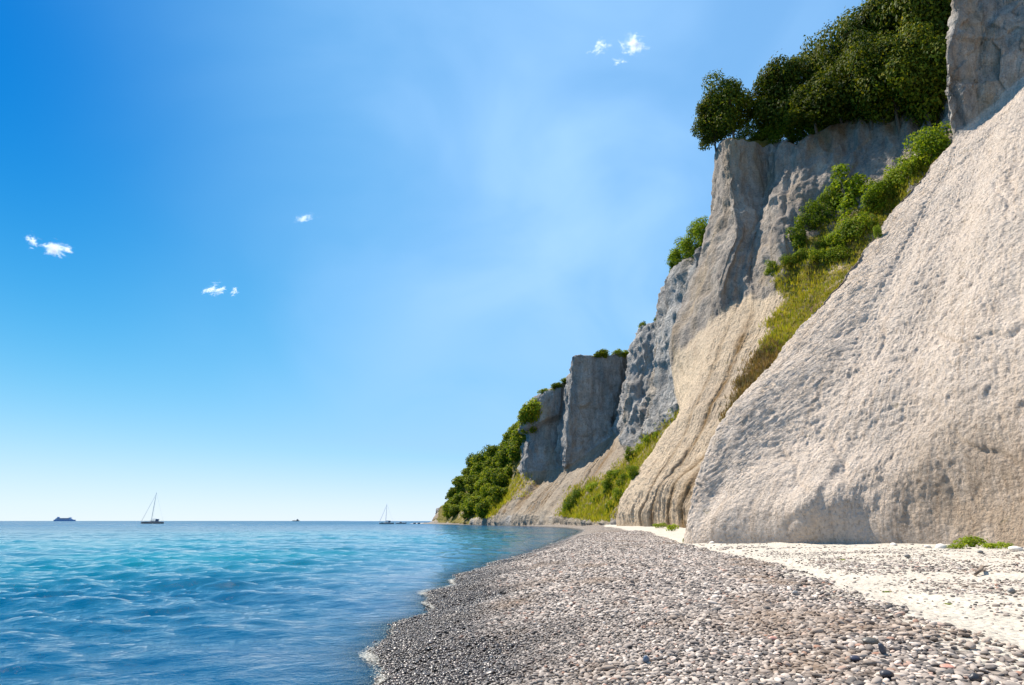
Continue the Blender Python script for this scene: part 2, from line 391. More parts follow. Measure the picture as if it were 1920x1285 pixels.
ys = np.concatenate([np.linspace(-60, 0, 30)[:-1], np.linspace(0, 12, 110)[:-1], np.linspace(12, 30, 110)[:-1], np.geomspace(30, 400, 110)])
us = np.concatenate([-np.geomspace(0.3, 120, 34)[::-1], np.linspace(-0.2, 12, 150), np.geomspace(12.3, 120, 40)])
GY, GU = np.meshgrid(ys, us, indexing='ij')
GX = x_water(ys)[:, None] + GU
GZ = ground_z(GX, GY)
beach_me = mesh_np('beach', np.stack([GX, GY, GZ], -1).reshape(-1, 3), grid_faces(len(ys), len(us)))
path_d = GX - x_path(ys)[:, None]
pathw = np.exp(-((path_d - 0.1 + 0.18 * perlin(GX * 0.8, GY * 0.8, 6.1)) / (0.34 + 0.16 * perlin(GX * 0.4, GY * 0.5, 2.1))) ** 2)
toe_d = np.interp(GY, TOE_Y, TOE_X) - GX
chalk = np.maximum(np.maximum(pathw * 1.1, 0.8 * np.exp(-(np.clip(-path_d, 0, 9) / 0.75) ** 2)), sst(0.15, 0.5, path_d) * (0.95 + 0.2 * sst(5.5, 2.0, toe_d)))
chalk = np.where(GY > 26, sst(-1.6, -0.2, path_d) * 1.1, chalk)
attr(beach_me, 'chalk', chalk)
beach = tag(link('beach', beach_me, M['beach']), 'grey shingle and white chalk beach below the cliff', 'beach', kind='structure')

# ------------------------------------------------------------------ sea
r_n = np.concatenate([np.geomspace(2.2, 320, 470), np.geomspace(335, 45000, 40)])
th = np.radians(np.concatenate([np.linspace(-130, -50, 30)[:-1], np.linspace(-50, 18, 400), np.linspace(22, 70, 40)[1:]]))
R_, T_ = np.meshgrid(r_n, th, indexing='ij')
SX, SY = R_ * np.sin(T_), R_ * np.cos(T_)
dep = np.clip(-ground_z(SX, np.clip(SY, -190, 399)), -1, 8)
dep = np.where((SY > 399) | (R_ > 390), 8, dep)
wz = np.zeros_like(SX); wrng = np.random.default_rng(5)
for i in range(34):
    lam = 0.34 * (2.9 / 0.34) ** (i / 33.0); kk = 2 * math.pi / lam
    ang = math.radians(14) + wrng.normal(0, 0.32 if lam > 2 else 0.52)
    ph = kk * (SX * math.sin(ang) + SY * math.cos(ang)) + wrng.uniform(0, 6.28)
    a = 0.0070 * lam ** 0.92 * (1.7 if lam < 1.3 else 1.15)
    fade = np.clip(lam / (R_ * 0.0103 * 2.2) - 0.5, 0, 1)
    wz += a * fade * (np.sin(ph) + 0.30 * np.sin(2 * ph + 1.57))
wz *= 0.75 + 0.5 * perlin(SX * 0.12, SY * 0.12, 1.0)
wz *= sst(-0.02, 0.9, dep) * 0.95 + 0.05
sea_me = mesh_np('sea', np.stack([SX, SY, wz], -1).reshape(-1, 3), grid_faces(len(r_n), len(th)))
attr(sea_me, 'sand', 0.85 * sst(9, 30, R_) * sst(150, 45, R_ + 25 * perlin(SX * 0.03, SY * 0.03, 0.7)))
attr(sea_me, 'depth', np.clip(dep, 0, 8))
tag(link('sea', sea_me, M['sea']), 'blue rippled sea reaching to the horizon', 'sea', kind='structure')

# ------------------------------------------------------------------ cliffs: lofted cross sections
BVH_V, BVH_F = [], []
def loft_cliff(name, stations, ns, nt, disp, masks, mat, label, s_warp=None):
    """stations: list of lists of (t, px, py, Y) or (t, 'w', x, y, z)"""
    tq = np.linspace(0, 1, nt); cols = []
    for st in stations:
        tk, P = [], []
        for r in st:
            tk.append(r[0]); P.append(np.array(r[2:], float) if r[1] == 'w' else un(*r[1:]))
        cols.append(pchip(tk, np.array(P), tq))
    cols = np.array(cols)                                            # (S, nt, 3)
    sk = np.arange(len(stations), dtype=float)
    sq = np.linspace(0, len(stations) - 1, ns) if s_warp is None else s_warp(ns)
    P = pchip(sk, cols, sq)                                          # (ns, nt, 3)
    S, T = np.meshgrid(sq, tq, indexing='ij')
    def normals(P):
        a = np.gradient(P, axis=0); b = np.gradient(P, axis=1); n = np.cross(a, b); n /= np.linalg.norm(n, axis=-1)[..., None] + 1e-9
        if n[..., 2].mean() < 0: n = -n
        return n
    N = normals(P)
    P = P + disp(P, S, T, N)
    me = mesh_np(name, P.reshape(-1, 3), grid_faces(ns, nt))
    if (normals(P)[..., 2].mean() < 0): me.flip_normals()
    for k, a in masks(P, S, T).items(): attr(me, k, a)
    attr(me, 'su', S); attr(me, 'tv', T)
    o = tag(link(name, me, mat), label, 'cliff', kind='structure')
    i = np.arange(0, ns, 3); j = np.arange(0, nt, 3); sub = P[np.ix_(i, j)]
    base = sum(len(v) for v in BVH_V)
    BVH_V.append(sub.reshape(-1, 3)); BVH_F.append(grid_faces(len(i), len(j)) + base)
    return o, P, S, T

def inpoly(poly, x, y):
    poly = np.array(poly, float); r = np.zeros(x.shape, bool); j = len(poly) - 1
    for i in range(len(poly)):
        a, b = poly[i], poly[j]
        with np.errstate(divide='ignore', invalid='ignore'):
            c = ((a[1] > y) != (b[1] > y)) & (x < (b[0] - a[0]) * (y - a[1]) / (b[1] - a[1] + 1e-12) + a[0])
        r ^= c; j = i
    return r

# near buttress on the right
sil = [(0.03, 1283, 1018, 25), (0.09, 1283, 978, 25.1), (0.15, 1292, 930, 25.3), (0.23, 1320, 860, 25.7), (0.31, 1360, 790, 26.2), (0.38, 1405, 735, 26.8),
       (0.44, 1450, 680, 27.3), (0.50, 1500, 617, 27.9), (0.56, 1560, 545, 28.6), (0.62, 1620, 467, 29.4), (0.67, 1680, 388, 30.2), (0.71, 1735, 322, 31),
       (0.745, 1786, 262, 31.8), (0.765, 1784, 244, 31.9), (0.785, 1778, 218, 31.6), (0.81, 1777, 170, 31.4), (0.84, 1776, 110, 31), (0.86, 1782, 70, 31),
       (0.88, 1789, 35, 31), (0.90, 1786, 0, 31), (0.94, 1790, -60, 31.2)]
def shift(rows, dx, dy, dz, top):
    out = []
    for r in rows:
        p = un(*r[1:]); out.append((r[0], 'w', p[0] + dx + dy * p[0] / p[1], p[1] + dy, p[2] + dz))
    return [(0, 'w', out[0][2], out[0][3], -1.5)] + out + [(0.965, 'w', out[-1][2] + 2, out[-1][3] + 1, top), (1, 'w', out[-1][2] + 50, out[-1][3] + 8, top + 6)]
def a_station(toe, mid, tt, cb, ct, top=50, back=50):
    """toe, talus points, talus top, cliff top as (px, py, Y)"""
    p = un(*toe); q = un(*ct)
    rows = [(0, 'w', p[0], p[1], -1.5), (0.03,) + toe]
    n = len(mid)
    rows += [(0.03 + (0.745 - 0.03) * (i + 1) / (n + 1),) + m for i, m in enumerate(mid)]
    rows += [(0.745,) + tt, (0.775,) + cb, (0.94,) + ct, (0.965, 'w', q[0] + 2, q[1] + 1, top), (1, 'w', q[0] + back, q[1] + 8, top + 6)]
    return rows
def lerp_mid(toe, tt, n, bulge):
    a, b = un(*toe), un(*tt); out = []
    for i in range(1, n + 1):
        f = i / (n + 1.0); p = a + (b - a) * f
        bl = bulge * math.sin(math.pi * f ** 0.6)
        out.append((p[0] - 0.62 * bl, p[1] - 0.55 * bl, p[2] + 0.45 * bl))
    return out
def a_world(toe, tt, cb, ct, bulge, n=6, top=50):
    a, b, c, d = un(*toe), un(*tt), un(*cb), un(*ct)
    rows = [(0, 'w', a[0] + 0.1, a[1] + 0.1, -1.5), (0.03, 'w') + tuple(a)]
    for i, m in enumerate(lerp_mid(toe, tt, n, bulge)): rows.append((0.03 + 0.715 * (i + 1) / (n + 1), 'w') + m)
    rows += [(0.745, 'w') + tuple(b), (0.775, 'w') + tuple(c), (0.94, 'w') + tuple(d), (0.965, 'w', d[0] + 2, d[1] + 1, top), (1, 'w', d[0] + 50, d[1] + 8, top + 6)]
    return rows
stA = [shift(sil, 6, 16, -3, 47), shift(sil, 1.6, 5.0, -0.6, 48), shift(sil, 0.35, 1.6, -0.1, 48), shift(sil, 0, 0, 0, 48),
       a_world((1420, 1009, 22.6), (1822, 232, 31.2), (1822, 216, 31.3), (1830, -70, 31.0), 0.5),
       a_world((1560, 1011, 21), (1852, 205, 30.7), (1850, 190, 30.8), (1862, -90, 30.6), 0.8),
       a_world((1660, 1014, 20), (1880, 182, 30.2), (1880, 168, 30.3), (1895, -100, 30.0), 1.0),
       a_world((1780, 1021, 18.8), (1915, 152, 29.7), (1915, 140, 29.8), (1940, -120, 29.2), 1.9),
       a_world((1920, 1030, 17), (1990, 100, 28.9), (1990, 90, 29.0), (2010, -150, 28.4), 1.9),
       a_world((2150, 1046, 14.2), (2150, 0, 27), (2150, -15, 27), (2180, -250, 26.5), 1.8),
       [(0, 'w', 21, 6, -1.5), (0.03, 'w', 21, 6, 0.8), (0.4, 'w', 30, 10, 13), (0.745, 'w', 41, 13, 30), (0.775, 'w', 41.2, 13, 31), (0.94, 'w', 44, 13, 47), (0.965, 'w', 46, 13, 50), (1, 'w', 95, 15, 56)],
       [(0, 'w', 25, -15, -1.5), (0.03, 'w', 25, -15, 0.8), (0.4, 'w', 35, -15, 13), (0.745, 'w', 46, -15, 30), (0.775, 'w', 46.2, -15, 31), (0.94, 'w', 49, -15, 47), (0.965, 'w', 51, -15, 50), (1, 'w', 100, -15, 56)],
       [(0, 'w', 31, -50, -1.5), (0.03, 'w', 31, -50, 0.8), (0.4, 'w', 41, -50, 13), (0.745, 'w', 52, -50, 30), (0.775, 'w', 52.2, -50, 31), (0.94, 'w', 55, -50, 47), (0.965, 'w', 57, -50, 50), (1, 'w', 105, -50, 56)]]
def warpA(ns):
    return np.interp(np.linspace(0, 1, ns), [0, 0.04, 0.10, 0.17, 0.90, 0.95, 1], [0, 1, 2, 3, 9, 10, 12])
def dispA(P, S, T, N):
    x, y, z = P[..., 0], P[..., 1], P[..., 2]
    tal = sst(0.02, 0.06, T) * sst(0.80, 0.72, T); clf = sst(0.74, 0.80, T) * sst(0.97, 0.94, T) * (0.12 + 0.88 * sst(2.4, 3.15, S))
    # lumps elongated along the fall line
    u = S * 2.2; v = T * 26
    a = 0.34 * fbm(x / 6, y / 6, z / 6, 3) + 0.09 * fbm(x / 1.9, y / 1.9, z / 1.9, 3)
    grit = 0.55 + 0.45 * sst(0.05, 0.16, T)
    # grain drawn out along a slanting direction, as rain leaves it
    e1 = (x * 0.55 - y * 0.45 + z * 0.25); e2 = x * 0.5 + y * 0.3 - z * 0.8; e3 = y * 0.8 + x * 0.3 + z * 0.5
    w_ = 0.35 * fbm(x / 1.1, y / 1.1, z / 1.1, 2)
    lump = 0.085 * fbm((e1 + w_) / 0.19, (e2 + w_) / 0.85, e3 / 0.34, 3, 0.62) - 0.10 * np.clip(fbm(e1 / 0.30 + 9, e2 / 0.5, e3 / 0.4, 2) - 0.15, 0, 1)
    rill = 0.035 * np.abs(fbm(S * 7.0 + 0.15 * fbm(x / 2, y / 2, z / 2, 2), T * 3.0, 0.5, 3))
    a = a + grit * (lump - rill)
    # wave-smoothed foot: upright folds
    foot = sst(0.13, 0.05, T) * sst(7.2, 4.5, S)
    a = a + foot * 0.14 * fbm(S * 3.2, T * 2.0, 3.1, 3) - 0.55 * sst(0.12, 0.04, T) * sst(5.0, 8.0, S)
    a = a + 0.9 * np.exp(-((S - 4.75) / 0.42) ** 2) * sst(0.085, 0.03, T) - 0.12 * np.exp(-((S - 3.35) / 0.09) ** 2) * sst(0.22, 0.05, T) - 0.12 * np.exp(-((S - 4.95) / 0.12) ** 2) * sst(0.2, 0.05, T)
    scar = sst(0.18, 0.42, fbm(x / 4.2 + 3, y / 4.2, z / 4.2, 3))
    a = a + 0.07 * scar * facets(x / 0.55, y / 0.55, z / 0.8, 1) * grit
    crack = np.exp(-(fbm(e1 / 3.2 + 4, e2 / 9.0, e3 / 6.0, 3) / 0.035) ** 2) * sst(-0.1, 0.35, fbm(x / 5 + 8, y / 5, z / 5, 2))
    a = a - 0.10 * crack
    b = 0.55 * facets(x / 2.6, y / 2.6, z / 4.4, 2) + 0.22 * facets(x / 0.9, y / 0.9, z / 1.3, 3) + 0.8 * fbm(x / 5, y / 5, z / 10, 4) + 0.45 * np.abs(fbm(x / 1.8, y / 1.8, z / 4, 3)) + 0.12 * fbm(x / 0.6, y / 0.6, z / 1.1, 3)
    return N * (tal * a + clf * b)[..., None]
def maskA(P, S, T):
    x, y, z = P[..., 0], P[..., 1], P[..., 2]
    rock = sst(0.73, 0.775, T + 0.012 * fbm(x / 2, y / 2, z / 2, 3))
    soil = 0.55 * sst(0.17, 0.05, T) * sst(5.0, 7.2, S + 0.5 * fbm(x / 3, y / 3, z / 3, 2))
    soil = np.maximum(soil, 0.9 * sst(3.05, 2.6, S) * sst(0.2, 0.4, T) * sst(0.8, 0.7, T))
    soil = np.maximum(soil, 0.42 * sst(3.0, 3.03, S) * sst(3.30, 3.08, S) * sst(0.45, 0.7, T) * sst(0.8, 0.74, T))
    return dict(rock=rock, soil=soil, veg=np.zeros_like(x))
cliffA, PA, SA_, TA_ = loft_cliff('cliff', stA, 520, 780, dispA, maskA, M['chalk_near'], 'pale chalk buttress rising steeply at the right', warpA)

# main cliff with the wood on top
def b_station(rows, top_back=45, dz=4):
    """rows: (t, px, py, Y); adds a foot below ground and a plateau behind"""
    a = un(*rows[0][1:]); b = un(*rows[-1][1:])
    return [(0, 'w', a[0], a[1], -1.5)] + rows + [(0.90, 'w', b[0] + 2.2, b[1] + 0.8, b[2] + 0.5), (1, 'w', b[0] + top_back, b[1] + 14, b[2] + dz)]
b1 = [(0.03, 1157, 986, 58), (0.10, 1163, 945, 58.3), (0.2, 1210, 870, 60), (0.30, 1262, 797, 63), (0.36, 1277, 768, 67), (0.46, 1264, 700, 78), (0.55, 1259, 640, 81),
      (0.62, 1276, 590, 82.5), (0.69, 1300, 512, 83.5), (0.74, 1318, 455, 84), (0.79, 1334, 392, 84), (0.83, 1341, 335, 84), (0.87, 1350, 275, 84)]
def sh2(rows, dx, dy, dz): 
    out = []
    for r in rows:
        p = un(*r[1:]); out.append((r[0], 'w', p[0] + dx + dy * p[0] / p[1], p[1] + dy, p[2] + dz))
    a, b = out[0], out[-1]
    return [(0, 'w', a[2], a[3], -1.5)] + out + [(0.90, 'w', b[2] + 2.2, b[3] + 1, b[4] + 0.5), (1, 'w', b[2] + 45, b[3] + 14, b[4] + 4)]
stB = [sh2(b1, 8, 20, -2), sh2(b1, 1.2, 5.5, -0.5), b_station(b1),
       b_station([(0.03, 1195, 986, 54), (0.12, 1206, 925, 54.6), (0.2, 1243, 870, 56.5), (0.36, 1305, 740, 62), (0.46, 1330, 655, 66), (0.52, 1346, 600, 69), (0.58, 1345, 560, 70), (0.66, 1362, 490, 71.5), (0.73, 1384, 425, 73), (0.78, 1374, 385, 75), (0.83, 1366, 320, 77), (0.87, 1368, 266, 78)]),
       b_station([(0.03, 1222, 987, 52), (0.12, 1232, 920, 52.6), (0.2, 1280, 860, 54.5), (0.36, 1352, 710, 60), (0.46, 1385, 625, 64), (0.52, 1403, 575, 67.5), (0.58, 1406, 530, 70), (0.66, 1410, 470, 73), (0.73, 1425, 400, 76), (0.80, 1436, 335, 78), (0.87, 1443, 270, 79)]),
       b_station([(0.03, 1250, 988, 50), (0.12, 1258, 918, 50.6), (0.2, 1312, 850, 52.5), (0.36, 1405, 690, 58), (0.46, 1450, 600, 61.5), (0.52, 1470, 555, 63), (0.58, 1474, 505, 64.5), (0.66, 1474, 440, 67), (0.73, 1466, 385, 70), (0.80, 1484, 325, 72.5), (0.87, 1498, 268, 74)]),
       b_station([(0.03, 1275, 990, 47), (0.12, 1285, 915, 47.6), (0.2, 1345, 840, 49), (0.36, 1460, 670, 55), (0.46, 1520, 570, 58.5), (0.52, 1552, 520, 60.5), (0.58, 1562, 470, 62.5), (0.66, 1566, 400, 65.5), (0.73, 1572, 340, 68), (0.80, 1585, 285, 69.5), (0.87, 1598, 232, 70.5)]),
       b_station([(0.03, 1310, 995, 44), (0.12, 1322, 915, 44.6), (0.2, 1395, 820, 46), (0.36, 1535, 640, 52), (0.46, 1610, 520, 55.5), (0.52, 1648, 460, 57), (0.58, 1665, 405, 58.5), (0.66, 1674, 350, 60), (0.73, 1682, 305, 62), (0.80, 1692, 255, 64), (0.87, 1705, 205, 65.5)]),
       b_station([(0.03, 1360, 1000, 40), (0.12, 1376, 905, 40.6), (0.2, 1460, 800, 42), (0.36, 1620, 590, 48), (0.46, 1710, 450, 51.5), (0.52, 1745, 370, 53.5), (0.58, 1760, 330, 55), (0.66, 1768, 290, 56.5), (0.73, 1774, 255, 58), (0.80, 1780, 215, 59.5), (0.87, 1790, 172, 61)]),
       b_station([(0.03, 1480, 1000, 38), (0.12, 1500, 880, 39), (0.2, 1600, 740, 40), (0.36, 1740, 520, 45), (0.46, 1820, 390, 48), (0.52, 1855, 300, 50), (0.58, 1868, 260, 51), (0.66, 1874, 220, 53), (0.73, 1880, 190, 54), (0.80, 1886, 150, 55), (0.87, 1895, 105, 56)])]
def warpB(ns): return np.interp(np.linspace(0, 1, ns), [0, 0.03, 0.10, 0.94, 1], [0, 1, 2, 8, 9])
def dispB(P, S, T, N):
    x, y, z = P[..., 0], P[..., 1], P[..., 2]
    tb = np.interp(S, [0, 2, 3, 9], [0.44, 0.46, 0.53, 0.55]) + 0.03 * fbm(x / 7, y / 7, z / 7, 2)
    tal = sst(0.02, 0.06, T) * sst(0.06, -0.04, T - tb); clf = sst(-0.04, 0.05, T - tb) * sst(0.96, 0.89, T)
    w = 0.05 * fbm(x / 6, y / 6, z / 6, 2)
    g = -0.42 * np.abs(fbm(S * 2.4 + w * 5, T * 1.6, 7.7, 2)) + 0.2
    gul = np.zeros_like(x)
    for s0, wd, dp in ((4.05, 0.085, 0.95), (5.2, 0.10, 0.85), (6.1, 0.10, 0.4), (3.35, 0.06, 0.25)):
        gul -= dp * np.exp(-((S - s0 - 0.10 * np.sin(T * 9 + s0) - w) / wd) ** 2) * sst(0.5, 0.3, T) * (0.6 + 0.6 * sst(0.25, 0.1, T))
    a = g * (0.25 + sst(0.2, 0.05, T)) + gul * (0.35 + 0.65 * sst(0.24, 0.08, T)) + 0.45 * fbm(x / 5, y / 5, z / 5, 3) + 0.12 * fbm(x / 1.2, y / 1.2, z / 1.2, 3) + 0.08 * fbm(S * 22, T * 14, 3.0, 2) + 0.08 * fbm(x / 0.42, y / 0.42, z / 0.42, 2)
    rib = 1.5 * fbm(S * 1.6 + w * 4 + T * 1.5, T * 2.6, 2.2, 3) - 0.5 * np.abs(fbm(S * 3.1 + w * 9, T * 2.6, 5.2, 2))
    b = rib + 0.8 * fbm(x / 4, y / 4, z / 8, 4) + 0.25 * np.abs(fbm(x / 1.5, y / 1.5, z / 2.5, 3))
    ledge = 0.18 * fbm(z / 1.6, x / 14, y / 14, 3) + (0.3 + 0.7 * sst(0.62, 0.78, T)) * (0.30 * facets(x / 3.0, y / 3.0, z / 10, 4) + 0.12 * facets(x / 1.1, y / 1.1, z / 3, 5) + 0.55 * (0.45 - np.sqrt(np.abs(fbm((x + 0.3 * z) / 3.4, y / 3.4, z / 14, 3)))))
    top = sst(0.88, 0.95, T) * 1.2 * fbm(x / 6, y / 6, 0.4, 3)
    D = N * (tal * a + clf * (b + ledge))[..., None]
    D[..., 2] += top
    return D
STRIP = [(1345, 800), (1400, 700), (1440, 640), (1470, 570), (1455, 525), (1470, 490), (1500, 465), (1530, 430), (1580, 400), (1640, 395), (1690, 345), (1760, 290), (1800, 300), (1680, 420), (1560, 590), (1450, 730), (1380, 800)]
def maskB(P, S, T):
    x, y, z = P[..., 0], P[..., 1], P[..., 2]
    tb = np.interp(S, [0, 2, 3, 9], [0.44, 0.46, 0.53, 0.55]) + 0.03 * fbm(x / 7, y / 7, z / 7, 2)
    rock = sst(-0.03, 0.05, T - tb)
    soil = np.zeros_like(x)
    w = 0.05 * fbm(x / 6, y / 6, z / 6, 2)
    for s0, wd, k in ((4.1, 0.15, 1.0), (5.25, 0.26, 1.0), (6.15, 0.30, 1.0), (3.35, 0.10, 0.5)):
        soil = np.maximum(soil, k * np.exp(-((S - s0 - 0.10 * np.sin(T * 9 + s0) - w) / wd) ** 2) * sst(0.55, 0.42, T))
    soil = np.maximum(soil, 0.6 * sst(6.2, 7.0, S) * sst(0.56, 0.48, T))
    px, py = pix(P); nz = 26 * fbm(x / 3, y / 3, z / 3, 3)
    veg = np.where(inpoly(STRIP, px + nz, py + nz) & (T < 0.75), 0.62, 0.0)
    veg = np.maximum(veg, sst(0.865, 0.885, T + 0.012 * fbm(x / 2.5, y / 2.5, z / 2.5, 3)))
    return dict(rock=rock, soil=np.maximum(soil, 0.8 * sst(0.80, 0.87, T + 0.04 * fbm(x / 3, y / 3, z / 4, 3)) * sst(4.0, 6.0, S)), veg=veg)
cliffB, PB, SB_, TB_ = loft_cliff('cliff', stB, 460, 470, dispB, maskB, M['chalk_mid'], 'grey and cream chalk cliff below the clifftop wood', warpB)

# farther cliffs and the headland
def d_station(toe, tal, clf, back=60, dz=3, tw=22):
    """toe, talus points up to the cliff base, cliff points up to the top, all (px, py, Y)"""
    a = un(*toe); b = un(*clf[-1])
    rows = [(0, 'w', a[0], a[1], -1.5), (0.04,) + toe, (0.13, toe[0] + 3, toe[1] - 0.68 * tw, toe[2] + 0.6)]
    for i, p in enumerate(tal): rows.append((0.15 + 0.33 * (i + 1) / len(tal),) + p)
    for i, p in enumerate(clf): rows.append((0.50 + 0.36 * (i + 1) / len(clf),) + p)
    rows += [(0.885, 'w', b[0] + 2, b[1] + 1, b[2] + 0.4), (1, 'w', b[0] + back, b[1] + 10, b[2] + dz)]
    return rows
stD = [d_station((1215, 986, 80), [(1240, 900, 86), (1300, 800, 96)], [(1330, 700, 102), (1340, 560, 104), (1352, 420, 104)], tw=16),
       d_station((1150, 985, 82), [(1195, 900, 88), (1266, 796, 98)], [(1286, 700, 105), (1298, 570, 107), (1322, 452, 107)], tw=14),
       d_station((1120, 985, 95), [(1155, 925, 101), (1218, 838, 114)], [(1230, 760, 119), (1238, 650, 122), (1254, 524, 125)], tw=14),
       d_station((1104, 985, 104), [(1140, 915, 112), (1206, 838, 128)], [(1220, 770, 136), (1226, 690, 140), (1236, 600, 142)], tw=16),
       d_station((1088, 984, 112), [(1128, 910, 122), (1168, 842, 138)], [(1168, 780, 143), (1186, 690, 148), (1200, 612, 152)], tw=18),
       d_station((1076, 984, 124), [(1112, 905, 136), (1160, 822, 158)], [(1164, 770, 168), (1176, 700, 174), (1190, 645, 178)], tw=20),
       d_station((1062, 984, 134), [(1100, 898, 150), (1150, 818, 172)], [(1156, 780, 178), (1178, 720, 183), (1186, 664, 186)], tw=22),
       d_station((1048, 984, 142), [(1092, 896, 158), (1142, 824, 175)], [(1146, 795, 176), (1160, 730, 177), (1174, 661, 178)], tw=24),
       d_station((1000, 984, 160), [(1030, 925, 168), (1060, 880, 174)], [(1060, 850, 174), (1068, 760, 174.5), (1080, 670, 175)], tw=26),
       d_station((990, 984, 165), [(1022, 925, 176), (1054, 880, 185)], [(1053, 850, 188), (1060, 770, 191), (1073, 705, 193)], tw=26),
       d_station((970, 984, 172), [(1005, 930, 182), (1046, 884, 193)], [(1048, 830, 195), (1054, 770, 197), (1058, 722, 198)], tw=26),
       d_station((935, 983.5, 186), [(955, 935, 192), (982, 892, 198)], [(984, 850, 198), (990, 800, 198.5), (1012, 745, 199)], tw=24),
       d_station((925, 983.5, 192), [(945, 938, 200), (973, 893, 208)], [(978, 855, 214), (986, 812, 219), (1002, 780, 222)], tw=22),
       d_station((895, 983.4, 212), [(915, 955, 218), (940, 915, 228)], [(950, 872, 236), (957, 838, 243), (968, 808, 248)], tw=18),
       d_station((865, 983, 238), [(880, 960, 243), (900, 925, 252)], [(908, 896, 259), (917, 876, 266), (929, 858, 270)], tw=10),
       d_station((836, 982.5, 265), [(846, 965, 268), (860, 940, 276)], [(864, 918, 282), (872, 904, 287), (881, 892, 290)], tw=8),
       d_station((815, 982, 288), [(822, 968, 290), (832, 950, 295)], [(839, 942, 298), (846, 934, 302), (852, 927, 304)], tw=8),
       d_station((806, 981.6, 305), [(811, 974, 307), (817, 966, 310)], [(822, 960, 313), (826, 955, 316), (830, 951, 318)], tw=4),
       [(0, 'w', 0, 345, -1.5), (0.04, 'w', 0, 345, 0), (0.5, 'w', 10, 335, 12), (0.86, 'w', 22, 325, 30), (0.885, 'w', 25, 324, 31), (1, 'w', 90, 320, 45)]]
def warpD(ns): return np.interp(np.linspace(0, 1, ns), [0, 0.04, 0.97, 1], [0, 1, 17, 18])
def dispD(P, S, T, N):
    x, y, z = P[..., 0], P[..., 1], P[..., 2]
    flat = 1 - 0.5 * sst(6.4, 7.0, S) * sst(9.4, 8.6, S) - 0.6 * sst(9.6, 10, S) * sst(12.2, 11.6, S)
    foot = sst(0.03, 0.06, T) * sst(0.16, 0.13, T)
    tal = sst(0.12, 0.16, T) * sst(0.52, 0.46, T); clf = sst(0.46, 0.53, T) * sst(0.94, 0.88, T)
    a = -1.9 * np.abs(fbm(S * 2.6, T * 1.0, 3.3, 3)) + 0.5 * fbm(x / 8, y / 8, z / 8, 3) + 0.32 * fbm(x / 2.2, y / 2.2, z / 2.2, 3) + 0.35 * fbm(S * 14, T * 5, 2.0, 2)
    rib = 1.6 * fbm(S * 1.7, T * 1.6, 8.1, 3) + 1.6 * fbm(x / 9, y / 9, z / 20, 4) - 1.6 * np.abs(fbm(x / 5, y / 5, z / 12, 3))
    b = flat * rib + (0.45 + 0.55 * flat) * (0.7 * facets(x / 6, y / 6, z / 22, 6) + 0.28 * facets(x / 2.4, y / 2.4, z / 6, 7) + 1.9 * (0.45 - np.sqrt(np.abs(fbm((x + 0.35 * z) / 7, y / 7, z / 30, 3)))) + 0.45 * (0.4 - np.sqrt(np.abs(fbm((x + 0.3 * z) / 2.6, y / 2.6, z / 14, 2))))) + 0.5 * fbm(x / 2.2, y / 2.2, z / 3, 4) + 0.35 * fbm(z / 2.5, x / 30, y / 30, 2)
    f = 0.9 * fbm(S * 5.0, T * 3, 1.7, 3) + 0.3 * fbm(x / 2, y / 2, z / 3, 3)
    # overhanging ledge on the low block
    led = sst(9.8, 10.1, S) * sst(12.1, 11.8, S) * (2.2 * sst(0.712, 0.728, T) * sst(0.90, 0.80, T) - 0.9 * sst(0.55, 0.70, T) * sst(0.722, 0.712, T))
    D = N * (foot * f + tal * a + clf * b + led)[..., None]
    D[..., 2] += sst(0.82, 0.90, T) * (1.5 * fbm(x / 10, y / 10, 0.3, 3) + 1.2 * fbm(x / 3.5, y / 3.5, 4.3, 2))
    return D
GREEN = [(1045, 985), (1060, 930), (1100, 905), (1150, 880), (1200, 830), (1275, 770), (1290, 780), (1230, 880), (1165, 950), (1150, 985)]
THICK = [(815, 985), (820, 930), (860, 850), (930, 780), (1010, 740), (985, 800), (970, 880), (1000, 905), (960, 935), (930, 960), (900, 970), (870, 985)]
def maskD(P, S, T):
    x, y, z = P[..., 0], P[..., 1], P[..., 2]
    rock = np.maximum(sst(0.47, 0.52, T + 0.02 * fbm(x / 6, y / 6, z / 6, 3)), 0.35 * sst(0.16, 0.13, T))
    px, py = pix(P); nz = 14 * fbm(x / 7, y / 7, z / 7, 3)
    veg = np.where(inpoly(GREEN, px + nz, py + nz) & (T < 0.6) & (T > 0.12), 0.66, 0.0)
    veg = np.where(inpoly(THICK, px + nz, py + nz) & (S > 12), 0.75, veg)
    veg = np.maximum(veg, sst(0.875, 0.895, T))
    soil = 0.75 * sst(0.13, 0.2, T) * sst(0.5, 0.42, T) * sst(-0.15, 0.4, fbm(S * 3.6, T * 2.0, 6.6, 3))
    return dict(rock=rock, soil=soil, veg=veg)
cliffD, PD, SD_, TD_ = loft_cliff('cliff', stD, 620, 280, dispD, maskD, M['chalk_far'], 'far chalk cliffs and wooded headland across the bay', warpD)

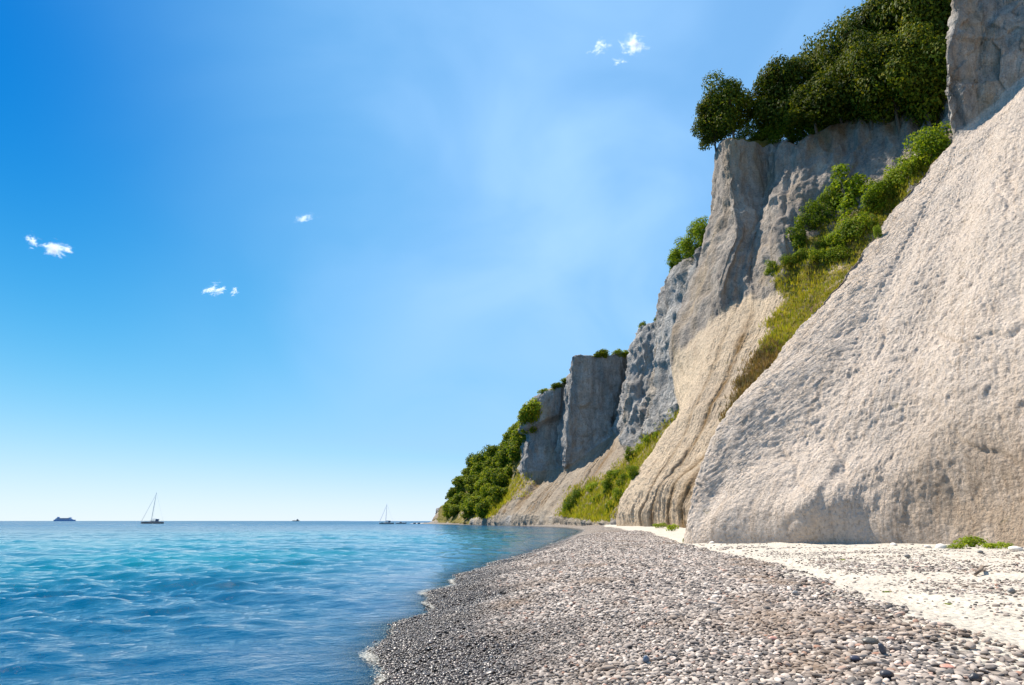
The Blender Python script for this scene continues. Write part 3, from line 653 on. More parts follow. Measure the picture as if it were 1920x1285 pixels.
bvh = BVHTree.FromPolygons([tuple(p) for v in BVH_V for p in v.tolist()], [tuple(f) for F in BVH_F for f in F.tolist()])
_i = np.arange(0, PB.shape[0], 3); _j = np.arange(0, PB.shape[1], 3); _b = PB[np.ix_(_i, _j)]
bvh_main = BVHTree.FromPolygons([tuple(p) for p in _b.reshape(-1, 3).tolist()], [tuple(f) for f in grid_faces(len(_i), len(_j)).tolist()])
CAMP = Vector((0, 0, CAMZ))
def hit(px, py):
    d = Vector(un(px, py, 1.0)) - CAMP
    loc, nrm, idx, dist = bvh.ray_cast(CAMP, d.normalized())
    if loc is None or (d.z < 0 and ground_z(loc.x, loc.y) > loc.z):
        return None
    return loc
def drop(x, y, z=200.0):
    loc, nrm, idx, dist = bvh.ray_cast(Vector((x, y, z)), Vector((0, 0, -1)))
    return loc
def hit_ground(px, py):
    d = un(px, py, 1.0) - np.array((0, 0, CAMZ)); t = 0.85 / -d[2]
    for _ in range(12):
        p = np.array((0, 0, CAMZ)) + d * t; t = (CAMZ - float(ground_z(p[0], p[1]))) / -d[2]
    p = np.array((0, 0, CAMZ)) + d * t
    return Vector((p[0], p[1], float(ground_z(p[0], p[1]))))
#@@VEGETATION
# ------------------------------------------------------------------ vegetation
def leaf_material(name, cols, transl=0.35):
    t = NT(name); g = t.new('NewGeometry'); r = g.outputs['Random Per Island']
    oi = t.new('ObjectInfo').outputs['Random']
    ramp = t.new('ValToRGB'); t.put(ramp.inputs[0], r)
    el = ramp.color_ramp.elements
    el[0].color = cols[0] + (1,); el[1].color = cols[-1] + (1,)
    for i, c in enumerate(cols[1:-1]):
        e = el.new((i + 1) / (len(cols) - 1)); e.color = c + (1,)
    n = t.noise(g.outputs['Position'], 0.45, 4)
    col = t.mix(1.0, ramp.outputs[0], t.mix(t.rng(t.math('ADD', n, t.math('MULTIPLY', oi, 0.35)), 0.4, 0.95), (0.50, 0.55, 0.55), (1.45, 1.35, 0.95)), 'MULTIPLY')
    d = t.bsdf(Base_Color=col, Roughness=0.7, Specular_IOR_Level=0.12)
    tr = t.new('BsdfTranslucent'); t.put(tr.inputs[0], t.mix(1.0, col, (1.5, 1.5, 0.7), 'MULTIPLY'))
    ms = t.new('MixShader'); ms.inputs[0].default_value = transl; t.put(ms.inputs[1], d); t.put(ms.inputs[2], tr.outputs[0])
    return t.done(ms.outputs[0])
M['beech'] = leaf_material('beech_leaves', [(0.03, 0.052, 0.006), (0.055, 0.083, 0.008), (0.105, 0.13, 0.011), (0.19, 0.18, 0.016)], 0.28)
M['shrub'] = leaf_material('shrub_leaves', [(0.055, 0.10, 0.010), (0.10, 0.165, 0.012), (0.16, 0.225, 0.016), (0.23, 0.26, 0.03)], 0.4)
M['bright'] = leaf_material('young_leaves', [(0.10, 0.16, 0.012), (0.16, 0.24, 0.018), (0.23, 0.29, 0.03), (0.28, 0.30, 0.05)], 0.38)
M['scrub'] = leaf_material('scrub_leaves', [(0.075, 0.13, 0.012), (0.12, 0.18, 0.014), (0.20, 0.24, 0.018), (0.30, 0.285, 0.03)], 0.36)
M['grass'] = leaf_material('grass_blades', [(0.15, 0.20, 0.012), (0.24, 0.26, 0.016), (0.33, 0.30, 0.03), (0.38, 0.29, 0.06), (0.21, 0.28, 0.018)], 0.42)
M['dry'] = leaf_material('dry_grass_blades', [(0.20, 0.11, 0.06), (0.27, 0.17, 0.09), (0.33, 0.23, 0.12), (0.16, 0.14, 0.04)], 0.3)
M['bark'] = plain('bark', (0.11, 0.09, 0.07), 0.9, 0.3, 6)

def leaf_quads(P, N, size, rg, aspect=0.6):
    n = len(P); N = N / (np.linalg.norm(N, axis=1)[:, None] + 1e-9)
    a = np.cross(N, rg.normal(size=(n, 3))); a /= np.linalg.norm(a, axis=1)[:, None] + 1e-9
    b = np.cross(N, a); s = (size * rg.uniform(0.6, 1.3, n))[:, None]
    fold = N * s * rg.uniform(-0.15, 0.2, n)[:, None]
    V = np.stack([P - a * s * 0.5, P - b * s * 0.5 * aspect + fold, P + a * s * 0.5, P + b * s * 0.5 * aspect + fold], 1)
    return V.reshape(-1, 3), np.arange(n * 4).reshape(n, 4)

def crown_mesh(name, seed, W, H, base, n, leaf, nclump, irregular=0.25, clump_r=0.26):
    """leaves in clumps spread through the crown volume, H tall, W wide, starting at height base"""
    rg = np.random.default_rng(seed)
    cz0 = (H + base) / 2; hz = (H - base) / 2
    d = rg.normal(size=(nclump, 3)); d /= np.linalg.norm(d, axis=1)[:, None]
    rad = rg.uniform(0.35, 1.0, nclump) ** 0.6 * (1 + irregular * rg.normal(size=nclump) * 0.5)
    ce = d * rad[:, None] * np.array([W / 2 - W * clump_r * 0.45, W / 2 - W * clump_r * 0.45, hz - W * clump_r * 0.4]) + np.array([0, 0, cz0])
    cr = W * clump_r * rg.uniform(0.55, 1.15, nclump)
    ci = rg.choice(nclump, n, p=cr ** 2 / (cr ** 2).sum())
    q = rg.normal(size=(n, 3)); q[:, 2] += 0.25; q /= np.linalg.norm(q, axis=1)[:, None]
    rr = rg.uniform(0.45, 1.05, n) ** 0.7
    # ragged twigs poking out
    tw = rg.random(n) < 0.10; rr = np.where(tw, rr * rg.uniform(1.0, 1.35, n), rr)
    P = ce[ci] + q * (cr[ci] * rr)[:, None] * np.array([1, 1, 0.85])
    N = q + rg.normal(size=(n, 3)) * 0.42 + np.array([0, 0, 0.25])
    V, F = leaf_quads(P, N, leaf, rg)
    return mesh_np(name, V, F, False), ce

def trunk_mesh(name, seed, H, base_r, ce, limbs=9, lean=0.06, stems=1):
    rg = np.random.default_rng(seed); mb = MB()
    for s in range(stems):
        o = rg.normal(size=2) * (0.04 * H if stems > 1 else 0)
        top = np.array([rg.normal() * lean * H, rg.normal() * lean * H, H * 0.72])
        pts = [(o[0], o[1], -0.06 * H)]
        for i in range(1, 6):
            f = i / 5.0; pts.append((o[0] + top[0] * f + rg.normal() * 0.012 * H, o[1] + top[1] * f + rg.normal() * 0.012 * H, top[2] * f))
        mb.tube(pts, [base_r * (1 - 0.17 * i) for i in range(6)], 7)
    order = rg.permutation(len(ce))[:limbs]
    for k in order:
        f = rg.uniform(0.25, 0.8); st = np.array([top[0] * f, top[1] * f, top[2] * f]); e = ce[k]
        m = (st + e) / 2 + np.array([0, 0, -0.03 * H])
        mb.tube([st, m, e], [base_r * 0.42, base_r * 0.27, base_r * 0.10], 5)
    return mb.mesh(name, True)

PROTO = {}
def proto(key, seed, W, H, base, n, leaf, nclump, mat, base_r, stems=1, clump_r=0.26):
    cm, ce = crown_mesh('crown', seed, W, H, base, n, leaf, nclump, clump_r=clump_r); cm.materials.append(mat)
    tm = trunk_mesh('trunk', seed + 50, H, base_r, ce, stems=stems); tm.materials.append(M['bark'])
    PROTO[key] = (cm, tm, H, W)
proto('beech_round', 1, 12.0, 12.0, 1.6, 12000, 0.46, 34, M['beech'], 0.28, clump_r=0.20)
proto('beech_tall', 2, 9.0, 13.0, 1.0, 12000, 0.46, 36, M['beech'], 0.26, clump_r=0.22)
proto('beech_wide', 3, 14.0, 13.0, 1.2, 13000, 0.50, 40, M['beech'], 0.32, clump_r=0.18)
proto('bush_round', 4, 5.2, 4.6, 0.0, 3800, 0.30, 26, M['shrub'], 0.08, 3, clump_r=0.22)
proto('bush_upright', 5, 3.4, 5.0, 0.0, 3400, 0.30, 26, M['shrub'], 0.08, 3, clump_r=0.27)
proto('bush_bright', 6, 4.4, 2.8, 0.0, 2600, 0.28, 22, M['bright'], 0.05, 3, clump_r=0.2)
proto('scrub_a', 7, 7.0, 6.0, 0.0, 2600, 0.60, 20, M['scrub'], 0.12, 2, clump_r=0.24)
proto('scrub_b', 8, 6.0, 7.5, 0.0, 2600, 0.60, 20, M['scrub'], 0.12, 2, clump_r=0.25)
proto('plant', 9, 1.0, 0.42, 0.0, 420, 0.10, 14, M['bright'], 0.012, 3, clump_r=0.2)

def plant_tree(key, pos, h, w=None, name='tree', label='', cat='tree', group=None, rz=None):
    cm, tm, H, W = PROTO[key]; w = w or h * W / H
    o = empty(name, pos, rz if rz is not None else random.uniform(0, 6.28), (w / W, w / W, h / H))
    link('trunk' if cat == 'tree' else 'stem', tm, None, o); link('crown' if cat == 'tree' else 'foliage', cm, None, o)
    return tag(o, label, cat, group)

def veg_at(key, px, py, h_px, w_px, name, label, cat='shrub', group=None, sink=0.15):
    """a plant rooted where the photo shows its foot; sizes given as seen (photo pixels)"""
    p = hit(px, py)
    if px > 1600 and p is not None and p.y < 40 and 'weed' not in label:      # behind the near buttress
        for Y in np.arange(46, 70, 0.5):
            q = un(px, py, Y); g = bvh_main.ray_cast(Vector((q[0], q[1], 200)), Vector((0, 0, -1)))[0]
            if g is not None and g.z >= q[2]: p = g; break
    if p is None: return None
    k = math.sqrt(p.y ** 2 + p.x ** 2 + p.z ** 2) / FPX / math.sqrt(1 + ((px - 960) / FPX) ** 2 + ((py - 642) / FPX) ** 2)
    el = math.atan2(p.z - CAMZ, math.hypot(p.x, p.y))
    h = h_px * k / max(0.5, math.cos(el - 0.0)); w = w_px * k
    return plant_tree(key, p + Vector((0.15 * w, 0.1 * w, -sink * h)), h * (1 + sink), w, name, label, cat, group)

# clifftop wood: base point, distance, crown top as seen
WOOD = [  # key, px, distance, top py, width m, label
    ('beech_round', 1376, 80.5, 150, 10.2, 'rounded beech leaning over the cliff corner, leftmost of the wood'),
    ('beech_tall', 1340, 83.5, 185, 6.5, 'small tree overhanging the cliff edge left of the corner beech'),
    ('beech_tall', 1450, 79.5, 160, 7.0, 'small dark tree between the corner beech and the taller pointed one'),
    ('beech_tall', 1482, 77.5, 116, 8.8, 'pointed dark tree second from the corner beech'),
    ('beech_wide', 1540, 77.0, 92, 10.5, 'broad sunlit tree in the middle of the clifftop wood'),
    ('beech_tall', 1534, 72.5, 165, 8.5, 'yellow green tree reaching down over the cliff edge'),
    ('beech_round', 1600, 73.5, 66, 11.5, 'tall round tree on the skyline of the wood'),
    ('beech_wide', 1584, 71.0, 128, 9.5, 'sunlit tree in front of the dark middle of the wood'),
    ('beech_wide', 1650, 70.0, 30, 12.0, 'broad skyline tree where the wood climbs to the right'),
    ('beech_round', 1640, 67.5, 95, 11.0, 'shaded tree under the skyline trees near the dark centre'),
    ('beech_tall', 1706, 67.0, 4, 11.0, 'tall skyline tree near the top edge of the picture'),
    ('beech_wide', 1690, 64.5, 78, 11.5, 'deeply shaded tree above the bare cliff edge'),
    ('beech_wide', 1760, 63.5, -14, 12.5, 'tall dark tree beside the grey rock wall'),
    ('beech_round', 1750, 61.5, 66, 11.0, 'dark tree at the foot of the grey rock wall'),
    ('beech_wide', 1830, 62.0, -30, 13.0, 'dark tree mostly behind the grey rock wall'),
    ('beech_tall', 1725, 70.5, -20, 12.0, 'tree behind the skyline trees at the top right'),
]
for key, px, Y, ty, w, lab in WOOD:
    for py in (260, 240, 220, 200, 180, 160):
        q = un(px, py, Y); g = drop(q[0], q[1])
        if g is not None: break
    base = g if g is not None else Vector(q)
    top = un(px, ty, Y)[2]
    plant_tree(key, base + Vector((0, 0, -0.4)), max(4.0, top - base.z + 0.4), w, 'beech_tree', lab, 'tree', 'beech wood on the clifftop')

# low bushes along the lip of the main cliff
for i, (px, Y, h, w) in enumerate([(1400, 80.5, 3.0, 4.5), (1425, 80.0, 3.2, 5), (1468, 77.0, 3.4, 5), (1510, 74.5, 3.6, 5), (1552, 72.8, 3.2, 5), (1590, 71.4, 3.0, 5), (1625, 69.5, 3.0, 5), (1660, 68.0, 2.8, 5), (1700, 66.5, 2.8, 5), (1738, 64.5, 2.8, 4.5), (1770, 62.5, 2.6, 4.5)]):
    q = un(px, 230, Y); g = drop(q[0] + 0.6, q[1] + 0.4)
    if g is not None:
        plant_tree('bush_round', g + Vector((0, 0, -0.3)), h, w, 'shrub', 'low dark shrub on the cliff lip under the beech wood', 'shrub', 'low shrubs along the cliff lip')

# bushes in the gully beside the near buttress
GULLY = [('bush_round', 1738, 318, 84, 100, 'large rounded bright green bush high in the gully below the grey rock wall'),
         ('bush_bright', 1690, 352, 46, 62, 'small green bush just below the large rounded bush in the gully'),
         ('bush_bright', 1664, 372, 40, 46, 'small leafy bush between the upright bush and the rounded one'),
         ('bush_upright', 1590, 398, 92, 66, 'tallest upright bush in the middle of the gully'),
         ('bush_upright', 1636, 402, 62, 50, 'dark pointed bush right of the tallest gully bush'),
         ('bush_bright', 1556, 396, 44, 46, 'pale green bush touching the left side of the tallest gully bush'),
         ('bush_round', 1527, 432, 60, 64, 'bushy dark green shrub left of the tallest gully bush'),
         ('bush_upright', 1501, 470, 58, 36, 'narrow dark shrub at the left edge of the gully'),
         ('bush_bright', 1606, 452, 52, 78, 'wide yellow green bush below the tallest gully bush'),
         ('bush_bright', 1560, 470, 36, 56, 'low olive bush in the middle of the gully scrub'),
         ('bush_bright', 1572, 492, 28, 56, 'low bush above the grassy part of the gully'),
         ('bush_bright', 1530, 492, 26, 40, 'little yellow green bush on the lower gully scrub'),
         ('bush_bright', 1500, 492, 24, 34, 'tiny yellow bush below the narrow dark shrub'),
         ('bush_round', 1448, 518, 30, 30, 'single small tuft bush alone on the bare chalk'),
         ('bush_bright', 1478, 500, 22, 40, 'low yellowish scrub right of the single tuft bush'),
         ('bush_bright', 1647, 448, 26, 16, 'small pale weed standing on the edge of the near buttress'),
         ('bush_bright', 1712, 330, 34, 44, 'small bush at the left foot of the large rounded bush')]
for key, px, py, h, w, lab in GULLY: veg_at(key, px, py, h, w, 'shrub', lab, 'shrub', 'bushes in the gully')

# bushes on the lip of the cliff behind
for key, px, Y, ty, w, lab in [('bush_round', 1322, 106, 408, 5.5, 'dark bush on the farther cliff top nearest the main cliff'),
                               ('bush_round', 1302, 110, 428, 5.5, 'middle dark bush on the farther cliff top'),
                               ('bush_round', 1282, 116, 452, 6.0, 'rounded dark bush overhanging the farther cliff top'),
                               ('bush_upright', 1266, 121, 472, 4.5, 'outermost dark bush on the farther cliff top')]:
    q = un(px, 480, Y); g = drop(q[0] + 1.5, q[1]) or Vector(q)
    plant_tree(key, g + Vector((-1.2, 0, -1.2)), max(4.5, un(px, ty, Y)[2] - g.z + 1.2), w, 'clifftop_bush', lab, 'bush', 'bushes on the farther cliff top')

# green slope across the bay end
SLOPE = [('bush_round', 1075, 962, 56, 56, 'dark bush at the lower left of the green slope'), ('bush_bright', 1062, 970, 34, 30, 'yellow green bush lowest on the green slope'),
         ('bush_upright', 1140, 930, 44, 36, 'dark upright bush in the middle of the green slope'), ('bush_round', 1168, 918, 38, 44, 'round bush right of the dark upright one'),
         ('bush_round', 1186, 900, 34, 40, 'green bush near the chalk fold on the green slope'), ('bush_upright', 1180, 866, 34, 30, 'dark bush on the upper green slope'),
         ('bush_bright', 1200, 852, 26, 34, 'pale bush on the upper green slope'), ('bush_bright', 1215, 834, 22, 34, 'small bush high on the green slope'),
         ('bush_round', 1230, 826, 22, 28, 'topmost small bush of the green slope'), ('bush_bright', 1108, 926, 26, 44, 'pale low bush on the left of the green slope'),
         ('bush_bright', 1150, 898, 22, 46, 'pale low bush above the dark upright one'), ('bush_bright', 1120, 946, 24, 40, 'low yellowish bush above the beach at the slope foot'),
         ('bush_bright', 1142, 972, 40, 26, 'yellow stemmed shrub at the foot of the chalk fold'), ('bush_bright', 1160, 945, 36, 40, 'olive bush hugging the chalk fold foot')]
for key, px, py, h, w, lab in SLOPE: veg_at(key, px, py, h * 0.78, w * 0.8, 'shrub', lab, 'shrub', 'bushes on the green slope')

# thicket on the headland
TH = [(836, 965), (845, 952), (858, 955), (872, 962), (850, 935), (866, 938), (884, 946), (900, 955), (868, 915), (884, 922), (902, 930), (918, 938), (936, 930), (880, 900),
      (896, 900), (912, 908), (930, 912), (948, 905), (905, 885), (922, 888), (940, 890), (958, 888), (925, 868), (940, 868), (955, 862), (968, 855), (940, 845), (955, 838), (970, 832), (950, 822), (965, 812), (980, 806),
      (890, 965), (915, 958), (852, 970), (930, 950), (978, 838), (988, 792), (972, 868), (962, 800), (944, 920), (873, 975), (908, 972), (838, 975), (990, 812), (976, 820), (862, 925), (895, 915), (915, 895), (933, 880), (842, 940), (856, 912), (872, 900), (888, 885), (900, 875), (914, 868), (930, 852), (936, 836), (944, 824), (956, 812), (966, 820), (984, 800), (948, 855), (962, 846), (950, 876), (924, 900), (906, 918), (886, 932), (870, 950), (896, 940), (915, 925), (848, 960), (880, 957)]
trg = random.Random(3)
for px, py in TH:
    p = hit(px, py)
    if p is None: continue
    h = trg.uniform(5.5, 9.0) * (1.2 if py < 930 else 1.0); key = trg.choice(['scrub_a', 'scrub_b'])
    plant_tree(key, p + Vector((1.0, 1.0, -0.8)), h, h * trg.uniform(0.85, 1.15), 'scrub_tree', ('small rounded tree at the foot of the headland thicket just above the shore' if py > 950 else 'small rounded tree on the skyline edge of the headland thicket' if py < np.interp(px, [836, 870, 905, 940, 990], [945, 905, 888, 848, 800]) else 'small rounded tree in the middle of the dense headland thicket'), 'tree', 'thicket on the headland')
for px, Y, ty, w, lab in [(1022, 199, 738, 7, 'bush on the left shoulder of the low headland block'), (1040, 198, 722, 6, 'bush in the middle of the sloping headland rim'), (1060, 197, 708, 6, 'bush at the upper end of the sloping headland rim'),
                          (1120, 177, 655, 6, 'left tuft of scrub on top of the square headland block'), (1162, 178, 654, 6, 'right tuft of scrub on top of the square headland block'),
                          (1006, 206, 750, 5, 'spindly little tree on the skyline left of the headland block'), (1207, 153, 602, 3.5, 'tuft of scrub on the stepped cliff top'), (1237, 143, 592, 3, 'tiny tuft of scrub on the cliff right of the stepped top')]:
    q = un(px, 700, Y); g = drop(q[0] + 1.5, q[1] + 0.8) or Vector(q)
    plant_tree('scrub_a', g + Vector((0, 0, -0.8)), max(2.5, un(px, ty, Y)[2] - g.z + 0.8), w, 'clifftop_bush', lab, 'bush', 'scrub on the headland top')

# grass: uncountable blades
def grass_mesh(P, n, hmin, hmax, rg, nb=5, spread=0.35, lean=0.35):
    i = rg.integers(0, len(P), n); B = P[i] + rg.normal(size=(n, 3)) * np.array([spread, spread, 0.05])
    B = np.repeat(B, nb, 0) + rg.normal(size=(n * nb, 3)) * np.array([0.09, 0.09, 0.0]) * (hmax / 0.6)
    m = len(B); h = rg.uniform(hmin, hmax, m)[:, None]; d = rg.normal(size=(m, 3)); d[:, 2] = 0
    d /= np.linalg.norm(d, axis=1)[:, None] + 1e-9; s = np.cross(d, (0, 0, 1.0))
    tip = B + np.array([0, 0, 1.0]) * h + d * h * rg.uniform(0.1, lean * 2, m)[:, None]
    w = h * 0.085
    V = np.stack([B - s * w - np.array([0, 0, .1]), B + s * w - np.array([0, 0, .1]), tip], 1).reshape(-1, 3)
    return mesh_np('grass', V, np.arange(m * 3).reshape(m, 3), False)
rg = np.random.default_rng(21)
px, py = pix(PB); nz = 22 * fbm(PB[..., 0] / 3, PB[..., 1] / 3, PB[..., 2] / 3, 3)
sel = inpoly(STRIP, px + nz, py + nz) & (TB_ < 0.72) & (py < 660)
tag(link('grass', grass_mesh(PB[sel], 9000, 0.12, 0.42, rg), M['grass']), 'olive grass and weeds covering the gully floor', 'grass', kind='stuff')
DRY = [(1355, 790), (1385, 720), (1420, 660), (1455, 640), (1475, 650), (1440, 710), (1380, 790)]
sel = inpoly(DRY, px + nz * 0.5, py + nz * 0.5)
tag(link('dry_grass', grass_mesh(PB[sel], 2600, 0.15, 0.5, rg), M['dry']), 'reddish brown dry grass low in the gully', 'grass', kind='stuff')
px, py = pix(PD); nz = 12 * fbm(PD[..., 0] / 7, PD[..., 1] / 7, PD[..., 2] / 7, 3)
sel = inpoly(GREEN, px + nz, py + nz) & (TD_ < 0.6) & (TD_ > 0.13)
tag(link('grass', grass_mesh(PD[sel], 7000, 0.25, 0.7, rg, spread=0.8), M['grass']), 'green grass covering the slope at the end of the bay', 'grass', kind='stuff')
sel = inpoly([(900, 975), (960, 905), (1000, 890), (1010, 905), (960, 940), (930, 965)], px + nz, py + nz) & (TD_ < 0.6)
tag(link('grass', grass_mesh(PD[sel], 1600, 0.4, 1.0, rg, spread=0.8), M['grass']), 'thin olive grass on the headland slope below the thicket', 'grass', kind='stuff')

# plants at the cliff foot and on the beach
def beach_plant(px, py, w_px, h_px, label, key='plant', z=-0.02):
    p = hit_ground(px, py); k = p.y / FPX * 1.0
    return plant_tree(key, p + Vector((0, 0, z)), max(0.03, h_px * k), w_px * k, 'beach_plant', label, 'plant', 'plants at the cliff foot')
beach_plant(1822, 1026, 66, 19, 'largest leafy green plant at the foot of the near buttress')
beach_plant(1795, 1028, 34, 9, 'small leafy plant left of the largest beach plant')
beach_plant(1862, 1029, 46, 11, 'pale leafy plant right of the largest beach plant')
beach_plant(1885, 1031, 24, 12, 'rightmost little plant at the foot of the near buttress')
beach_plant(1700, 1016, 22, 10, 'tiny dark plant at the cliff foot left of the leafy ones')
beach_plant(1239, 999, 26, 9, 'left green clump on the chalk by the chalk folds')
beach_plant(1262, 1003, 26, 12, 'right green clump on the chalk by the chalk folds')
beach_plant(1283, 1018, 7, 9, 'tiny weed at the corner of the near buttress')
beach_plant(1578, 1051, 14, 4, 'small green tuft alone on the chalk beach')
beach_plant(1666, 1110, 24, 4, 'flat mossy green patch on the chalk beach')
beach_plant(1778, 1133, 18, 4, 'little green patch right of the chalk path')
beach_plant(1556, 1152, 20, 5, 'yellow green weed at the edge of the shingle')

# ------------------------------------------------------------------ shingle
def pebble_material():
    t = NT('pebble'); g = t.new('NewGeometry'); p = g.outputs['Position']; r = t.new('ObjectInfo').outputs['Random']
    ramp = t.new('ValToRGB'); t.put(ramp.inputs[0], r); el = ramp.color_ramp.elements
    cs = [(0.0, (0.022, 0.021, 0.025)), (0.10, (0.075, 0.062, 0.055)), (0.32, (0.19, 0.150, 0.125)), (0.58, (0.33, 0.268, 0.222)), (0.82, (0.49, 0.405, 0.338)), (0.95, (0.66, 0.565, 0.48)), (1.0, (0.33, 0.15, 0.09))]
    el[0].position, el[0].color = cs[0][0], cs[0][1] + (1,); el[1].position, el[1].color = cs[-1][0], cs[-1][1] + (1,)
    for a, c in cs[1:-1]: e = el.new(a); e.color = c + (1,)
    col = ramp.outputs[0]
    rust = t.rng(t.noise(p, 0.55, 5, 0.65), 0.52, 0.66, 0, 0.62)
    col = t.mix(rust, col, (0.21, 0.125, 0.065))
    col = t.mix(t.rng(t.noise(p, 45.0, 4, 0.6), 0.3, 0.75, 0, 0.35), col, (0.33, 0.31, 0.285))
    sx = t.new('SeparateXYZ'); t.put(sx.inputs[0], p)
    wet = t.rng(t.math('ADD', sx.outputs[2], t.rng(t.noise(p, 1.3, 4), 0.3, 0.7, -0.08, 0.08)), 0.17, 0.36, 1, 0)
    col = t.mix(t.math('MULTIPLY', wet, 0.94), col, t.mix(1.0, col, (0.17, 0.15, 0.15), 'MULTIPLY'))
    nb = t.bump(t.noise(p, 60.0, 3), 0.2, 0.01)
    return t.done(t.bsdf(Base_Color=col, Roughness=t.rng(wet, 0, 1, 0.7, 0.35), Normal=nb, Specular_IOR_Level=t.rng(wet, 0, 1, 0.2, 0.4)))
M['pebble'] = pebble_material()
import bmesh
def pebble_mesh(seed, sub=2):
    bm = bmesh.new(); bmesh.ops.create_icosphere(bm, subdivisions=sub, radius=0.5); rr = random.Random(seed)
    o = Vector((rr.uniform(0, 50), rr.uniform(0, 50), 0)); ex = rr.uniform(2.0, 2.8)
    for v in bm.verts:
        n = v.co.normalized()
        from mathutils import noise as mn
        k = 1 + 0.16 * mn.noise(n * 1.3 + o) + 0.06 * mn.noise(n * 3.0 + o)
        v.co = n * 0.5 * k
    me = bpy.data.meshes.new('pebble'); bm.to_mesh(me); bm.free()
    for p in me.polygons: p.use_smooth = True
    me.materials.append(M['pebble']); return me
PEB = [pebble_mesh(100 + i) for i in range(9)]
peb_col = bpy.data.collections.new('pebble_shapes')
for i, me in enumerate(PEB):
    o = bpy.data.objects.new('pebble_shape', me); peb_col.objects.link(o)

rg = np.random.default_rng(31)
pts, sz = [], []
def scatter(y0, y1, sp, f_size):
    ny = int((y1 - y0) / sp)
    yy = y0 + (np.arange(ny) + 0.5) * sp
    xa = -1.62 * yy.min() if False else -4
    xs_ = np.arange(-3.0, 15.0, sp)
    X, Y = np.meshgrid(xs_, yy); X = X + rg.uniform(-0.5, 0.5, X.shape) * sp; Y = Y + rg.uniform(-0.5, 0.5, Y.shape) * sp
    X, Y = X.ravel(), Y.ravel()
    xw, xp, xt = x_water(Y), x_path(Y), np.interp(Y, TOE_Y, TOE_X)
    nzp = 0.45 * perlin(X * 0.9, Y * 0.9, 3.3) + 0.25 * perlin(X * 2.6, Y * 2.6, 1.3)
    main = (X > xw - 0.55) & (X < xp - 0.10 + 1.0 * nzp) & (rg.random(len(X)) < np.where(Y < 26, 0.22 + 0.85 * sst(0.25, 1.25, xp - X + 0.8 * nzp), 1.0))
    dpath = X - xp
    pat = fbm(X * 0.55, Y * 0.55, 8.8, 4)
    prob = np.clip(0.22 + 0.9 * pat, 0, 0.6) * sst(0.3, 0.9, dpath) * sst(2.0, 5.2, xt - X + 1.2 * nzp)
    side = (dpath > 0.25) & (X < xt - 0.3) & (Y < 25) & (rg.random(len(X)) < prob * 0.55)
    stray = (dpath > -0.6) & (X < xt - 0.2) & (Y < 25) & (rg.random(len(X)) < 0.022)
    view = (np.abs(X) < Y * 1.05 + 1.2)
    k = (main | side | stray) & view
    X, Y = X[k], Y[k]; mn = main[k]
    s = f_size(X, Y) * np.exp(rg.normal(0, 0.28, len(X))) * (1 + 0.35 * perlin(X * 0.45, Y * 0.45, 12.3)) * np.where(mn, 1.0, 0.70)
    return X, Y, s, mn
def fs(X, Y):
    d = X - x_water(Y)
    return np.interp(d, [-1, 0.3, 1.5, 3.5, 6], [0.024, 0.026, 0.031, 0.037, 0.044])
SEG = [scatter(2.4, 9.0, 0.0300, fs), scatter(9.0, 18.0, 0.041, lambda X, Y: fs(X, Y) * 1.25), scatter(18.0, 40.0, 0.085, lambda X, Y: fs(X, Y) * 2.2)]
X = np.concatenate([s[0] for s in SEG]); Y = np.concatenate([s[1] for s in SEG]); S = np.concatenate([s[2] for s in SEG]); MN = np.concatenate([s[3] for s in SEG])
Z = ground_z(X, Y)
n = len(X)
S = np.clip(S, 0.014, 0.085)
asp = np.stack([S * rg.uniform(1.0, 1.45, n), S * rg.uniform(0.75, 1.0, n), S * rg.uniform(0.36, 0.66, n)], 1)
rot = np.stack([rg.normal(0, 0.28, n), rg.normal(0, 0.28, n), rg.uniform(0, 6.28, n)], 1)
loc = np.stack([X, Y, Z + asp[:, 2] * np.where(MN, rg.uniform(0.0, 0.55, n), rg.uniform(-0.1, 0.25, n))], 1)
idx = rg.integers(0, len(PEB), n)
# the ones that show largest are objects of their own
ppx, ppy = pix(loc); dist = np.linalg.norm(loc - np.array((0, 0, CAMZ)), axis=1)
vis = (ppx > 0) & (ppx < 1920) & (ppy > 0) & (ppy < 1283)
big = np.where(vis, S / dist, 0); top = np.argsort(-big)[:290]
for i in top:
    o = link('pebble', PEB[idx[i]], None, beach); o.location = loc[i]; o.rotation_euler = rot[i]; o.scale = asp[i]
rest = np.ones(n, bool); rest[top] = False
pm = bpy.data.meshes.new('pebbles'); pm.vertices.add(int(rest.sum())); pm.vertices.foreach_set('co', loc[rest].astype(np.float32).ravel())
for nm, a in (('peb_rot', rot), ('peb_scale', asp)):
    at = pm.attributes.new(nm, 'FLOAT_VECTOR', 'POINT'); at.data.foreach_set('vector', a[rest].astype(np.float32).ravel())
at = pm.attributes.new('peb_idx', 'INT', 'POINT'); at.data.foreach_set('value', idx[rest].astype(np.int32))
pebbles = link('pebbles', pm, None, beach); pm.materials.append(M['pebble'])
tag(pebbles, kind='stuff')
gt = bpy.data.node_groups.new('scatter_pebbles', 'GeometryNodeTree')
gt.interface.new_socket('Geometry', in_out='INPUT', socket_type='NodeSocketGeometry'); gt.interface.new_socket('Geometry', in_out='OUTPUT', socket_type='NodeSocketGeometry')
gi = gt.nodes.new('NodeGroupInput'); go = gt.nodes.new('NodeGroupOutput'); iop = gt.nodes.new('GeometryNodeInstanceOnPoints'); ci = gt.nodes.new('GeometryNodeCollectionInfo')
ci.inputs['Collection'].default_value = peb_col; ci.inputs['Separate Children'].default_value = True; ci.inputs['Reset Children'].default_value = True
iop.inputs['Pick Instance'].default_value = True
